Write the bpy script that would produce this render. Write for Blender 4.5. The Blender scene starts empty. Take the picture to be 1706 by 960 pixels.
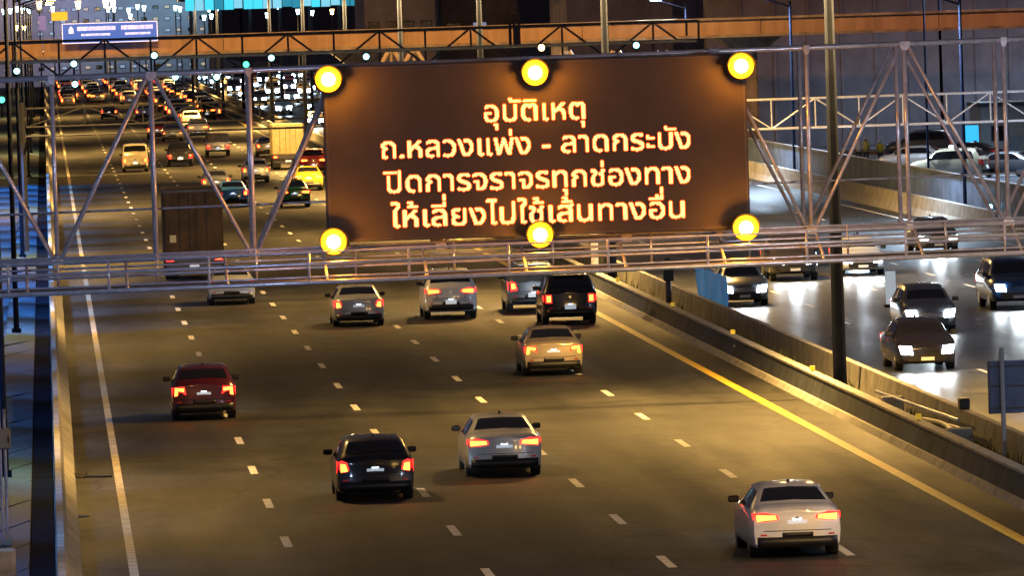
import bpy, math, random
from mathutils import Vector, Matrix
random.seed(7)
sc = bpy.context.scene
COL = sc.collection

# ------------------------------------------------------------------ camera
F, VX, VY, ROLL, H = 12480.0, 70.0, 27.0, 0.032, 11.0      # focal length and vanishing point measured on the 1706 px photograph
fc = Vector((VX - 853, -(VY - 480), -F)).normalized()
k = -(-math.sin(ROLL) * fc.x + math.cos(ROLL) * fc.y) / fc.z
uc = Vector((-math.sin(ROLL), math.cos(ROLL), k)).normalized()
rc = fc.cross(uc)
M3 = Matrix((rc, fc, uc))                                   # camera space -> world space
cam_data = bpy.data.cameras.new('camera')
cam_data.sensor_width = 36
cam_data.lens = 36 * F / 1706
cam_data.clip_start = 1
cam_data.clip_end = 12000
cam = bpy.data.objects.new('camera', cam_data)
COL.objects.link(cam)
cam.matrix_world = Matrix.Translation((0, 0, H)) @ M3.to_4x4()
sc.camera = cam

def ray(px, py):
    return M3 @ Vector(((px - 853) / F, -(py - 480) / F, -1))
def ground(px, py, z=0.0):
    d = ray(px, py)
    return Vector((0, 0, H)) + d * ((z - H) / d.z)
def plane(px, py, Y):
    d = ray(px, py)
    return Vector((0, 0, H)) + d * (Y / d.y)

# ------------------------------------------------------------------ night sky and exposure
world = bpy.data.worlds.new('World')
sc.world = world
world.use_nodes = True
bgn = world.node_tree.nodes['Background']
bgn.inputs[0].default_value = (0.33, 0.29, 0.38, 1)
bgn.inputs[1].default_value = 0.095
sc.view_settings.view_transform = 'Standard'
sc.view_settings.look = 'None'
sc.view_settings.exposure = 0.12
sc.view_settings.gamma = 1
sc.cycles.use_denoising = True
sc.cycles.sample_clamp_indirect = 6
sc.cycles.max_bounces = 5
sc.cycles.use_light_tree = True
SODIUM = (1.0, 0.57, 0.15)
COOL = (0.62, 0.80, 1.0)
BLUE = (0.10, 0.38, 1.0)

# ------------------------------------------------------------------ materials
MATS = {}
def mat(name, col, rough=0.6, metal=0.0, noise=0.0, nscale=3.0, emit=None, es=0.0, coat=0.0, bump=0.0, alpha=1.0, stretch=(1, 1, 1), dirt=None):
    if name in MATS: return MATS[name]
    m = bpy.data.materials.new(name); m.use_nodes = True
    nt = m.node_tree; b = nt.nodes['Principled BSDF']
    b.inputs['Base Color'].default_value = (*col, 1)
    b.inputs['Roughness'].default_value = rough
    b.inputs['Metallic'].default_value = metal
    b.inputs['Coat Weight'].default_value = coat
    b.inputs['Coat Roughness'].default_value = 0.08
    if alpha < 1: b.inputs['Alpha'].default_value = alpha
    if emit:
        b.inputs['Emission Color'].default_value = (*emit, 1)
        b.inputs['Emission Strength'].default_value = es
    if noise > 0 or bump > 0:
        tc = nt.nodes.new('ShaderNodeTexCoord'); mp = nt.nodes.new('ShaderNodeMapping')
        mp.inputs['Scale'].default_value = stretch
        nt.links.new(tc.outputs['Object'], mp.inputs['Vector'])
        n = nt.nodes.new('ShaderNodeTexNoise'); n.inputs['Scale'].default_value = nscale; n.inputs['Detail'].default_value = 6
        n.inputs['Roughness'].default_value = 0.65
        nt.links.new(mp.outputs[0], n.inputs['Vector'])
        if noise > 0:
            r = nt.nodes.new('ShaderNodeValToRGB')
            d = dirt or tuple(c * (1 - noise) for c in col)
            r.color_ramp.elements[0].position = 0.32; r.color_ramp.elements[0].color = (*d, 1)
            r.color_ramp.elements[1].position = 0.68; r.color_ramp.elements[1].color = (*[min(1, c * (1 + noise * .5)) for c in col], 1)
            nt.links.new(n.outputs[0], r.inputs[0]); nt.links.new(r.outputs[0], b.inputs['Base Color'])
        if bump > 0:
            bp = nt.nodes.new('ShaderNodeBump'); bp.inputs['Strength'].default_value = bump; bp.inputs['Distance'].default_value = 0.02
            n2 = nt.nodes.new('ShaderNodeTexNoise'); n2.inputs['Scale'].default_value = 18; n2.inputs['Detail'].default_value = 4
            nt.links.new(tc.outputs['Object'], n2.inputs['Vector'])
            nt.links.new(n2.outputs[0], bp.inputs['Height']); nt.links.new(bp.outputs[0], b.inputs['Normal'])
    MATS[name] = m
    return m

def asphalt(name, base, rlo, rhi, x_lane=1.07):
    m = bpy.data.materials.new(name); m.use_nodes = True
    nt = m.node_tree; N = nt.nodes; L = nt.links; b = N['Principled BSDF']
    g = N.new('ShaderNodeNewGeometry'); sep = N.new('ShaderNodeSeparateXYZ'); L.new(g.outputs['Position'], sep.inputs[0])
    def noise(scale, sx, sy, detail=5, rough=.6):
        mp = N.new('ShaderNodeMapping'); mp.inputs['Scale'].default_value = (sx, sy, 1); L.new(g.outputs['Position'], mp.inputs[0])
        n = N.new('ShaderNodeTexNoise'); n.inputs['Scale'].default_value = scale; n.inputs['Detail'].default_value = detail; n.inputs['Roughness'].default_value = rough
        L.new(mp.outputs[0], n.inputs['Vector']); return n.outputs[0]
    def ramp(src, p0, p1, v0, v1):
        r = N.new('ShaderNodeMapRange'); r.inputs['From Min'].default_value = p0; r.inputs['From Max'].default_value = p1
        r.inputs['To Min'].default_value = v0; r.inputs['To Max'].default_value = v1; L.new(src, r.inputs['Value']); return r.outputs[0]
    def mul(a, c):
        x = N.new('ShaderNodeMath'); x.operation = 'MULTIPLY'; L.new(a, x.inputs[0]); L.new(c, x.inputs[1]); return x.outputs[0]
    fine = ramp(noise(9, 1, .35, 8, .8), .3, .7, .6, 1.4)
    mid = ramp(noise(.55, 1, .12, 6, .7), .35, .65, .62, 1.35)
    big = ramp(noise(.09, 1, .25, 4, .6), .35, .65, .68, 1.3)
    def math1(op, src, val):
        x = N.new('ShaderNodeMath'); x.operation = op; L.new(src, x.inputs[0]); x.inputs[1].default_value = val; return x.outputs[0]
    wob = ramp(noise(.5, .2, .03, 3), 0, 1, -.5, .5)
    xx = N.new('ShaderNodeMath'); xx.operation = 'ADD'; L.new(sep.outputs[0], xx.inputs[0]); L.new(wob, xx.inputs[1])
    ph = math1('MULTIPLY', math1('SUBTRACT', xx.outputs[0], x_lane), 2 * math.pi / 3.58)
    cs = N.new('ShaderNodeMath'); cs.operation = 'COSINE'; L.new(ph, cs.inputs[0])
    lane = ramp(cs.outputs[0], -1, 1, .66, 1.12)
    jy = math1('PINGPONG', sep.outputs[1], 14.0)
    joint = ramp(jy, 0, .10, .55, 1.0)
    v = N.new('ShaderNodeTexVoronoi'); v.feature = 'DISTANCE_TO_EDGE'; v.inputs['Scale'].default_value = .16
    mp2 = N.new('ShaderNodeMapping'); mp2.inputs['Scale'].default_value = (1, .45, 1); L.new(g.outputs['Position'], mp2.inputs[0])
    ad = N.new('ShaderNodeVectorMath'); ad.operation = 'ADD'; nn = N.new('ShaderNodeTexNoise'); nn.inputs['Scale'].default_value = .5; nn.inputs['Detail'].default_value = 5
    L.new(mp2.outputs[0], ad.inputs[0]); L.new(g.outputs['Position'], nn.inputs['Vector']); L.new(nn.outputs[1], ad.inputs[1]); L.new(ad.outputs[0], v.inputs['Vector'])
    crack = ramp(v.outputs['Distance'], 0.0, 0.012, .45, 1.0)
    blot = ramp(noise(.32, 1, 1, 5, .65), .35, .65, .70, 1.28)
    blot2 = ramp(noise(1.7, .5, 1, 5, .7), .32, .68, .76, 1.24)
    tot = mul(mul(mul(mul(mul(fine, mid), mul(big, lane)), crack), joint), mul(blot, blot2))
    cmb = N.new('ShaderNodeMix'); cmb.data_type = 'RGBA'; cmb.blend_type = 'MULTIPLY'; cmb.inputs[0].default_value = 1
    cmb.inputs[6].default_value = (*base, 1); L.new(tot, cmb.inputs[7]); L.new(cmb.outputs[2], b.inputs['Base Color'])
    b.inputs['Specular IOR Level'].default_value = .35 if 'oncoming' not in name else .6
    L.new(ramp(noise(.4, 1, .1), .3, .7, rlo, rhi), b.inputs['Roughness'])
    bp = N.new('ShaderNodeBump'); bp.inputs['Strength'].default_value = .35; bp.inputs['Distance'].default_value = .01
    L.new(noise(22, 1, 1, 4), bp.inputs['Height']); L.new(bp.outputs[0], b.inputs['Normal'])
    return m

ASPHALT = asphalt('asphalt', (.036, .0355, .032), .58, .78)
ASPHALT2 = asphalt('asphalt_oncoming', (.060, .064, .066), .26, .42)
WHITE_LINE = mat('white_line', (.80, .77, .68), .6, noise=.35, nscale=4, dirt=(.45, .42, .36))
EDGE_LINE = mat('edge_line', (.50, .44, .30), .6, noise=.5, nscale=3, dirt=(.22, .19, .13))
YELLOW_LINE = mat('yellow_line', (.90, .56, .05), .6, noise=.3, nscale=4)
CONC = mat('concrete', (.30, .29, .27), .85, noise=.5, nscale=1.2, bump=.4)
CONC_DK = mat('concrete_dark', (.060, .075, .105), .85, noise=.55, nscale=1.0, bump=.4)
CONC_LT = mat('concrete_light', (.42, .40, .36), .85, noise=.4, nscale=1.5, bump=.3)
SOIL = mat('soil', (.05, .047, .038), .95, noise=.6, nscale=1.5, bump=1)
GRASS = mat('grass_blades', (.07, .10, .035), .8, noise=.4, nscale=2)
STEEL = mat('galvanised_steel', (.70, .71, .80), .28, .45, noise=.25, nscale=6)
STEEL_DK = mat('dark_steel', (.10, .10, .12), .5, .6, noise=.3, nscale=5)
POLE_M = mat('lamp_pole_paint', (.013, .017, .036), .8, 0, noise=.3, nscale=2)
BLACK = mat('black_plastic', (.012, .012, .013), .45)
POLE_M.node_tree.nodes['Principled BSDF'].inputs['Specular IOR Level'].default_value = 0.05
RUBBER = mat('rubber', (.015, .015, .015), .85)
RIM = mat('alloy_rim', (.35, .35, .36), .35, .8)
GLASS = mat('car_glass', (.008, .008, .010), .06, coat=1)
CHROME = mat('chrome', (.6, .6, .6), .15, 1)
PLATE = mat('number_plate_white', (.75, .77, .8), .5, emit=(.75, .87, 1), es=.35)  # faint emission stands in for the plate lamp's light
PLATE_LAMP = mat('plate_lamp', (.8, .8, .8), .5, emit=(.75, .88, 1), es=3.0)
TAIL = mat('tail_lens_lit', (.5, .01, .01), .3, emit=(1, .018, .012), es=4.5)
BULB = mat('tail_bulb_lit', (1, .3, .1), .3, emit=(1, .10, .014), es=13.0)
TAIL_DIM = mat('tail_lens_dim', (.35, .01, .01), .25, emit=(1, .03, .02), es=.12)
BULB_OR = mat('indicator_bulb_lit', (1, .5, .1), .3, emit=(1, .20, .02), es=8.0)
HEAD = mat('headlamp_lit', (1, 1, 1), .3, emit=(.86, .95, 1), es=45.0)
HEAD_FAR = mat('headlamp_far', (1, 1, 1), .3, emit=(.60, .82, 1), es=30.0)
HEAD_OFF = mat('headlamp_glass', (.5, .5, .5), .15)
AMBER = mat('amber_lens_lit', (1, .5, .05), .4, emit=(1, .46, .05), es=60.0)
AMBER_HALO = mat('amber_halo', (1, .5, .02), .5, emit=(1, .50, .01), es=1.9)  # glowing ring that imitates the halo round the beacon lamp
AMBER_HALO_RIM = mat('amber_halo_rim', (.9, .35, .02), .5, emit=(1, .22, .002), es=1.5)  # outer ring of the imitated beacon halo
LED_HALO = mat('message_led_halo', (.8, .1, .02), .4, emit=(1, .10, .01), es=.75)  # emissive fringe imitating the glow around the letters
LED = mat('message_led', (1, .8, .3), .4, emit=(1, .44, .13), es=2.4)
SIGN_FACE = mat('sign_face', (.042, .029, .025), .75, noise=.2, nscale=2)
REFL_Y = mat('yellow_reflector', (.8, .55, .02), .4, emit=(1, .6, .05), es=.35)
SOD_LAMP = mat('sodium_lamp_lit', (1, .8, .4), .4, emit=(1, .62, .2), es=30)
COOL_LAMP = mat('cool_lamp_lit', (.9, 1, 1), .4, emit=(.55, .88, 1), es=18)
BLUE_LAMP = mat('blue_lamp_lit', (.6, .8, 1), .4, emit=(.22, .62, 1), es=9)
CYAN_LAMP = mat('cyan_lamp_lit', (.6, 1, 1), .4, emit=(.35, .9, .95), es=4)
GREEN_LAMP = mat('green_lamp_lit', (.2, 1, .5), .4, emit=(.08, .9, .45), es=3)
CYAN_PANEL = mat('lit_cyan_panel', (.2, .6, .7), .5, emit=(.05, .55, .75), es=1.3)
LEAVES = mat('leaves', (.05, .075, .03), .8, noise=.4, nscale=3)

PAINTS = {}
def paint(name, col, metal=.35, rough=.32):
    if name not in PAINTS:
        PAINTS[name] = mat('paint_' + name, col, rough, metal, noise=.12, nscale=2.5, coat=.8)
    return PAINTS[name]
paint('white', (.78, .78, .80), .1); paint('silver', (.52, .54, .58), .35); paint('black', (.014, .012, .016), .2)
paint('dark red', (.10, .008, .018), .3); paint('gold', (.52, .42, .26), .4); paint('grey', (.16, .17, .19), .5)
paint('beige', (.55, .48, .34), .1); paint('blue', (.02, .07, .20), .3); paint('red', (.40, .02, .02), .2)
paint('lit blue', (.08, .35, 1.0), .1); paint('yellow', (.60, .38, .03), .1); paint('green', (.03, .26, .06), .1)  # blue light falling on one sedan is put into its paint

# ------------------------------------------------------------------ mesh helpers
class MB:
    def __init__(s): s.v = []; s.f = []; s.mi = []
    def add(s, vs, fs, m=0):
        o = len(s.v); s.v += [tuple(v) for v in vs]
        for f in fs: s.f.append(tuple(i + o for i in f)); s.mi.append(m)
    def box(s, x0, x1, y0, y1, z0, z1, m=0, bev=0.0):
        if bev <= 0:
            s.add([(x0, y0, z0), (x1, y0, z0), (x1, y1, z0), (x0, y1, z0), (x0, y0, z1), (x1, y0, z1), (x1, y1, z1), (x0, y1, z1)],
                  [(0, 3, 2, 1), (4, 5, 6, 7), (0, 1, 5, 4), (1, 2, 6, 5), (2, 3, 7, 6), (3, 0, 4, 7)], m)
        else:
            b = bev; rings = []
            for (z, e) in ((z0, b), (z0 + b, 0), (z1 - b, 0), (z1, b)):
                rings.append([(x0 + e + (b if e == 0 else 0), y0 + e, z), (x1 - e - (b if e == 0 else 0), y0 + e, z), (x1 - e, y0 + e + (b if e == 0 else 0), z), (x1 - e, y1 - e - (b if e == 0 else 0), z),
                              (x1 - e - (b if e == 0 else 0), y1 - e, z), (x0 + e + (b if e == 0 else 0), y1 - e, z), (x0 + e, y1 - e - (b if e == 0 else 0), z), (x0 + e, y0 + e + (b if e == 0 else 0), z)])
            s.loft(rings, m, True)
    def loft(s, rings, m=0, caps=True):
        n = len(rings[0]); o = len(s.v)
        for r in rings: s.v += [tuple(p) for p in r]
        for i in range(len(rings) - 1):
            for j in range(n):
                a = o + i * n + j; b = o + i * n + (j + 1) % n
                s.f.append((a, b, b + n, a + n)); s.mi.append(m)
        if caps:
            s.f.append(tuple(o + j for j in range(n - 1, -1, -1))); s.mi.append(m)
            s.f.append(tuple(o + (len(rings) - 1) * n + j for j in range(n))); s.mi.append(m)
    def tube(s, a, b, r, r2=None, n=8, m=0):
        a = Vector(a); b = Vector(b); r2 = r if r2 is None else r2
        d = (b - a).normalized(); u = d.cross(Vector((0, 0, 1)) if abs(d.z) < .9 else Vector((1, 0, 0))).normalized(); w = d.cross(u)
        s.loft([[p + (u * math.cos(2 * math.pi * i / n) + w * math.sin(2 * math.pi * i / n)) * rr for i in range(n)] for p, rr in ((a, r), (b, r2))], m)
    def prism(s, poly, y0, y1, m=0):         # polygon in x,z extruded along y
        s.loft([[(x, y0, z) for x, z in poly], [(x, y1, z) for x, z in poly]], m)
    def build(s, name, mats, parent=None, loc=None, smooth=False):
        me = bpy.data.meshes.new(name); me.from_pydata(s.v, [], s.f)
        if not isinstance(mats, (list, tuple)): mats = [mats]
        for m in mats: me.materials.append(m)
        if len(mats) > 1: me.polygons.foreach_set('material_index', s.mi)
        if smooth: me.polygons.foreach_set('use_smooth', [True] * len(me.polygons))
        me.update()
        o = bpy.data.objects.new(name, me); COL.objects.link(o)
        if parent: o.parent = parent
        if loc is not None: o.location = loc
        return o

def tag(o, label=None, cat=None, group=None, kind=None):
    if label: o['label'] = label
    if cat: o['category'] = cat
    if group: o['group'] = group
    if kind: o['kind'] = kind
    return o
def empty(name, loc, label, cat, group=None, rz=0.0):
    o = bpy.data.objects.new(name, None); COL.objects.link(o); o.empty_display_size = .3
    o.location = loc; o.rotation_euler = (0, 0, rz)
    return tag(o, label, cat, group)
def structure(name, mb, m, smooth=False):
    return tag(mb.build(name, m, smooth=smooth), kind='structure')
KIDS = {}
def kids(o):
    return KIDS.setdefault(o.name, [c for c in bpy.data.objects if c.parent == o])
def copy_tree(o, parent=None):
    c = o.copy(); COL.objects.link(c); c.parent = parent
    for ch in kids(o): copy_tree(ch, c)
    return c
def light(name, kind, loc, energy, col, parent=None, target=None, size=.3, sy=None, angle=None, blend=.6):
    l = bpy.data.lights.new(name, kind); l.energy = energy; l.color = col
    if kind == 'AREA':
        l.size = size
        if sy: l.shape = 'RECTANGLE'; l.size_y = sy; l.spread = math.radians(160)
    else: l.shadow_soft_size = size
    if kind == 'SPOT': l.spot_size = angle; l.spot_blend = blend
    o = bpy.data.objects.new(name, l); COL.objects.link(o); o.location = loc
    if target is not None:
        d = Vector(target) - Vector(loc); o.rotation_euler = d.to_track_quat('-Z', 'Y').to_euler()
    if parent: o.parent = parent
    return o

# ------------------------------------------------------------------ ground, roads, markings, barriers
YF = 2600.0
g = MB(); g.add([(-900, -200, -.02), (1500, -200, -.02), (1500, 6000, -.02), (-900, 6000, -.02)], [(0, 1, 2, 3)]); structure('ground', g, SOIL)
g = MB(); g.add([(.1, 20, 0), (20.6, 20, 0), (20.6, YF, 0), (.1, YF, 0)], [(0, 1, 2, 3)]); structure('road', g, ASPHALT)
g = MB(); g.add([(21.8, 20, 0), (42, 20, 0), (42, YF, 0), (21.8, YF, 0)], [(0, 1, 2, 3)]); structure('oncoming_road', g, ASPHALT2)
# wide paved forecourt to the right beyond the hoarding
g = MB(); g.add([(43.4, 300, 0), (140, 300, 0), (140, YF, 0), (43.4, YF, 0)], [(0, 1, 2, 3)]); structure('paved_yard', g, CONC_DK)

LX = [4.65, 8.20, 11.75, 15.35]; PH = [140.3, 141.9, 143.5, 144.8]
mk = MB()
def strip(x0, x1, y0, y1, m=0, z=.006, n=1):
    for i in range(n):
        a = y0 + (y1 - y0) * i / n; b = y0 + (y1 - y0) * (i + 1) / n
        mk.add([(x0, a, z), (x1, a, z), (x1, b, z), (x0, b, z)], [(0, 1, 2, 3)], m)
strip(1.34, 1.52, 20, YF, 2)
strip(18.88, 19.16, 20, YF, 1)
for x, p in zip(LX, PH):
    y = p - 12.3 * 8
    while y < 1800:
        j = random.uniform(-.1, .1); strip(x - .09, x + .09, y + j, y + 3.1 + j); y += 12.3
strip(22.9, 23.08, 20, YF, 1); strip(40.6, 40.8, 20, YF)
for x in (26.5, 30.1, 33.7, 37.2):
    y = 100
    while y < 1500: strip(x - .07, x + .07, y, y + 3.1); y += 12.3
structure('road_markings', mk, [WHITE_LINE, YELLOW_LINE, EDGE_LINE])

def extrude_profile(prof, y0, y1, seg, m=None, mats=CONC, name='concrete_barrier', label='', cat='barrier'):
    mb = MB(); y = y0
    while y < y1:
        e = min(y1, y + seg)
        mb.loft([[(x, y + .012, z) for x, z in prof], [(x, e - .012, z) for x, z in prof]])
        y = e
    return tag(mb.build(name, mats), label, cat)
extrude_profile([(-.10, 0), (.42, 0), (.40, .08), (.16, .33), (.08, .80), (-.06, .80), (-.10, .3)], 30, 2000, 6, mats=CONC_LT, name='roadside_barrier',
                label='pale concrete barrier along the left shoulder beside the dark gutter')
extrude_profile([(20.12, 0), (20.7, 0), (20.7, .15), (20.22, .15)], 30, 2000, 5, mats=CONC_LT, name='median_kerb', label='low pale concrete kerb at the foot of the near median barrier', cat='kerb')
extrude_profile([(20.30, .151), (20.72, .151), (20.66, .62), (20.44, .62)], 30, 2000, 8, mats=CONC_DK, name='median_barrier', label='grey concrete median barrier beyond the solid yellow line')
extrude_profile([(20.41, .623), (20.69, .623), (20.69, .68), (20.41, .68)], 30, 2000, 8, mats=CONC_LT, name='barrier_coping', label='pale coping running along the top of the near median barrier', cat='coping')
extrude_profile([(21.62, 0), (22.12, 0), (21.96, .3), (21.90, .85), (21.72, .85), (21.66, .3)], 30, 2000, 6, mats=CONC, name='median_barrier', label='weathered concrete barrier on the oncoming side of the median strip')
extrude_profile([(41.8, 0), (42.5, 0), (42.35, .35), (42.3, .95), (42.0, .95), (41.95, .35)], 120, 1500, 6, mats=CONC_LT, name='roadside_barrier', label='pale sloped concrete barrier on the far side of the oncoming road')

GUT = mat('gutter_shade', (.006, .010, .020), 1.0, noise=.5, nscale=.8)  # near-black colour stands in for shade in the gutter
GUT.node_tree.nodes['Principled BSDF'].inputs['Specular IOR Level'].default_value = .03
# left verge: gutter and sloped slab
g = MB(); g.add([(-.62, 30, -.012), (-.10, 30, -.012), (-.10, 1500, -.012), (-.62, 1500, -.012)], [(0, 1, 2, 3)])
structure('gutter', g, mat('gutter_shade', (.006, .010, .020), .8, noise=.5, nscale=.8))
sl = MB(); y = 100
while y < 700:                                        # askew slabs, one corner raised; their gaps imitate diagonal shadow stripes
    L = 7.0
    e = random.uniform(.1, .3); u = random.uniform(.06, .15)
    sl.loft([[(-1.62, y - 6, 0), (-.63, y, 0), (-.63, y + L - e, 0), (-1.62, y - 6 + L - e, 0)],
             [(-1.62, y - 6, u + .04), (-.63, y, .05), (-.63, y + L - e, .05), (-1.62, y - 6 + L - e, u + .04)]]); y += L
structure('verge_path', sl, mat('verge_blue_lit', (.022, .075, .13), .8, noise=.75, nscale=.35, bump=.4, stretch=(1, .25, 1)))  # blue light on the slabs is put into their colour
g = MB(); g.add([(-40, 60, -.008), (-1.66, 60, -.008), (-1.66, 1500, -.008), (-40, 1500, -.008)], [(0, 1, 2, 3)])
structure('verge_ground', g, mat('verge_soil_blue_lit', (.02, .05, .09), .8, noise=.6, nscale=.5))  # ground tinted with the same blue light

# median strip soil, weeds
g = MB(); g.add([(20.7, 30, .06), (21.64, 30, .06), (21.64, 1500, .06), (20.7, 1500, .06)], [(0, 1, 2, 3)]); structure('median_ground', g, SOIL)
w = MB()
for i in range(5200):
    y = random.uniform(140, 330) if i % 4 else random.uniform(140, 200); x = random.uniform(20.78, 21.6)
    if math.sin(y * .35) + math.sin(y * .11 + 2) < -.35: continue
    h = random.uniform(.12, .5); a = random.uniform(0, 6.28); lean = random.uniform(-.2, .2)
    dx, dy = math.cos(a) * .03, math.sin(a) * .03
    w.add([(x - dx, y - dy, .06), (x + dx, y + dy, .06), (x + lean, y + lean * .6, .06 + h)], [(0, 1, 2)])
tag(w.build('weeds', GRASS), 'rough weeds growing in the median strip between the barriers', 'weeds', kind='stuff')

# ------------------------------------------------------------------ street lamps
ORD = ['first', 'second', 'third', 'fourth', 'fifth', 'sixth', 'seventh', 'eighth', 'ninth', 'tenth', 'eleventh', 'twelfth', '13th', '14th', '15th', '16th', '17th', '18th', '19th', '20th', '21st', '22nd', '23rd', '24th', '25th', '26th', '27th', '28th', '29th', '30th', '31st', '32nd']
lamp_mats = {'sodium': (SOD_LAMP, SODIUM), 'cool': (COOL_LAMP, COOL)}
def street_lamp(x, y, h, arms, energy, kind, label, group, r=.19, lit=True, arm=2.0):
    t = empty('street_lamp', (x, y, 0), label, 'street lamp', group)
    p = MB(); p.tube((0, 0, 0), (0, 0, h), r, r * .62, n=12); p.box(-r * 1.6, r * 1.6, -r * 1.6, r * 1.6, 0, .25); p.build('pole', POLE_M, t)
    for s in arms:
        a = MB(); a.tube((0, 0, h - .3), (s * arm, 0, h + .35), .05, .04); a.build('arm', POLE_M, t)
        hd = MB(); hd.box(s * arm - .5, s * arm + .5, -.18, .18, h + .28, h + .46, bev=.05); hd = hd.build('lamp_head', STEEL_DK, t)
        gl = MB(); gl.box(s * arm - .36, s * arm + .36, -.13, .13, h + .24, h + .278); gl.build('lens', lamp_mats[kind][0], hd)
        if lit and energy:
            light('lamp_light', 'AREA', (s * arm, 0, h + .2), energy, lamp_mats[kind][1], hd, size=.75, sy=.28)
    return t
MED = [39, 120, 201, 282, 363, 444, 525, 610, 700, 800, 910, 1040, 1200]
for i, y in enumerate(MED):
    street_lamp(21.15, y, 12.3, (-1, 1), 5800 if y < 400 else 10500, 'sodium',
                'tall dark double-arm lamp pole in the median, the %s from the camera' % ORD[i], 'lamp poles in the median')
LEFT = [16, 97, 178, 259, 340, 425, 510, 600, 700, 820]
for i, y in enumerate(LEFT):
    street_lamp(-1.25, y, 12.0, (1,), 2500 if y < 300 else 5200, 'sodium', 'slim single-arm lamp pole on the left verge, the %s from the camera' % ORD[i], 'lamp poles on the left verge', r=.10)
for i, (x, y) in enumerate([(50.5, 428), (58, 436)]):  # two poles added to light the dark yard
    street_lamp(x, y, 12.5, (1,), 2400, 'cool', 'added slim lamp pole brightening the parking yard, the %s from the left' % ORD[i], 'added lamp poles in the yard', r=.08)
for i, y in enumerate([150, 215, 280, 350, 430, 500]):     # cool lamps added to brighten the oncoming carriageway
    street_lamp(43.0, y, 10.5, (-1,), 4200, 'cool', 'added cool-light lamp pole beyond the oncoming road, the %s from the camera' % ORD[i], 'added lamp poles beyond the oncoming road', r=.11)

for i, (x, y) in enumerate([(61, 508), (79, 514)]):  # poles added to brighten the noise wall
    street_lamp(x, y, 15, (1,), 4500, 'cool', 'added tall lamp pole brightening the panelled noise wall, the %s from the left' % ORD[i], 'added lamp poles before the noise wall', r=.12)

def floodlight(loc, tgt, energy, col, m, label, h=None, size=.3, angle=1.2, group=None, r=.13, face=None):
    x, y, z = loc
    t = empty('floodlight', (x, y, 0), label, 'floodlight', group)
    p = MB(); p.tube((0, 0, 0), (0, 0, z - r), .045, .035); p.build('post', STEEL_DK, t)
    hd = MB(); hd.box(-r * 1.15, r * 1.15, -.02, .16, z - r, z + r, bev=.03); hd = hd.build('lamp_head', BLACK, t)
    ln = MB(); ln.tube((0, -.05, z), (0, -.021, z), r, r, n=14); ln.build('lens', m, hd)
    if energy: light('flood', 'SPOT', (0, -.12, z), energy, col, hd, target=(tgt[0] - x, tgt[1] - y, tgt[2]), size=size, angle=angle)
    return t
for i, y in enumerate([132 + 14.5 * j for j in range(25)]):  # unseen floods, spaced closely to spread blue light along the verge
    floodlight((-5.0, y, 7.0), (-3.6, y + 1, 0), 2600 if y < 250 else 12000, BLUE, BLUE_LAMP, 'unseen blue-white floodlight beyond the left verge, the %s from the camera' % ORD[i], angle=1.75, group='unseen blue floodlights beyond the left verge')

floodlight((-5.5, 126, 8.5), (6, 142, 8.2), 3400, (.45, .6, 1.0), COOL_LAMP, 'added cool floodlight, out of view left of the near gantry', angle=1.5)  # three unseen floods added to brighten the gantry steel
floodlight((26.5, 124, 9.5), (15, 142, 8.2), 5600, (.7, .75, 1.0), COOL_LAMP, 'added cool floodlight, out of view right of the near gantry', angle=1.6)
floodlight((21.1, 133, 12.4), (13, 142, 8.0), 350, SODIUM, SOD_LAMP, 'added warm floodlight, out of view just before the near gantry', angle=1.9)
# ------------------------------------------------------------------ truss gantries
def camber(v, on): return (v[0], v[1], v[2] + (0.008 * (v[0] - 9.3) if on else 0))
GY = 142.0; S = GY / F
def gx(xp): return xp * S
def gz(yp): return H - yp * S
gan = empty('sign_gantry', (0, GY, 0), 'near steel truss gantry with walkway spanning the whole road', 'gantry')
def member(name, a, b, r, m=STEEL, parent=gan, n=8, on=True):
    q = MB(); q.tube(camber(a, on), camber(b, on), r, n=n); return q.build(name, m, parent, smooth=True)
nodes = [-320, -153, 12, 177, 340, 495, 651, 806, 962, 1118, 1273, 1438, 1605, 1770, 1935]
TOPZ, BOTZ = gz(97), gz(404)
for d in (0, 1.45):
    member('top_chord', (gx(-400), d, TOPZ), (gx(2010), d, TOPZ), .045)
    member('bottom_chord', (gx(-400), d, BOTZ), (gx(2010), d, BOTZ), .055)
    for i, xp in enumerate(nodes):
        member('vertical_strut', (gx(xp), d, BOTZ), (gx(xp), d, TOPZ), .042)
        if i + 1 < len(nodes):
            up = i % 2 == 0      # bottom node at even index (12 -> index 2), rising to the next
            a = (gx(xp) + .05, d, BOTZ if up else TOPZ); b = (gx(nodes[i + 1]) - .05, d, TOPZ if up else BOTZ)
            member('diagonal_strut', a, b, .034)
for d in (-.06, 1.51):
    for i, xp in enumerate(nodes):
        for zz in (TOPZ, BOTZ):
            wd = .10 if (i % 2 == 0) == (zz == BOTZ) else .06; dz = -.16 if zz == TOPZ else .16
            q = MB(); q.loft([[camber((gx(xp) + a_ * wd, d + t_, zz + (b_ if zz == BOTZ else -b_)), True) for a_, b_ in ((-1, -.05), (1, -.05), (1, .05), (.45, .12), (-.45, .12), (-1, .05))] for t_ in (-.006, .006)])
            for bx_ in (-.6, 0, .6): q.tube(camber((gx(xp) + bx_ * wd, d - .02, zz), True), camber((gx(xp) + bx_ * wd, d - .0061, zz), True), .014, n=6)
            q.build('gusset_plate', STEEL, gan)
for i, xp in enumerate(nodes):
    member('cross_strut', (gx(xp), 0.05, BOTZ), (gx(xp), 1.40, BOTZ), .03)
    member('cross_strut', (gx(xp), 0.05, TOPZ), (gx(xp), 1.40, TOPZ), .025)
member('rear_rail', (gx(-400), 1.75, gz(325)), (gx(2010), 1.75, gz(325)), .022)
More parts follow.
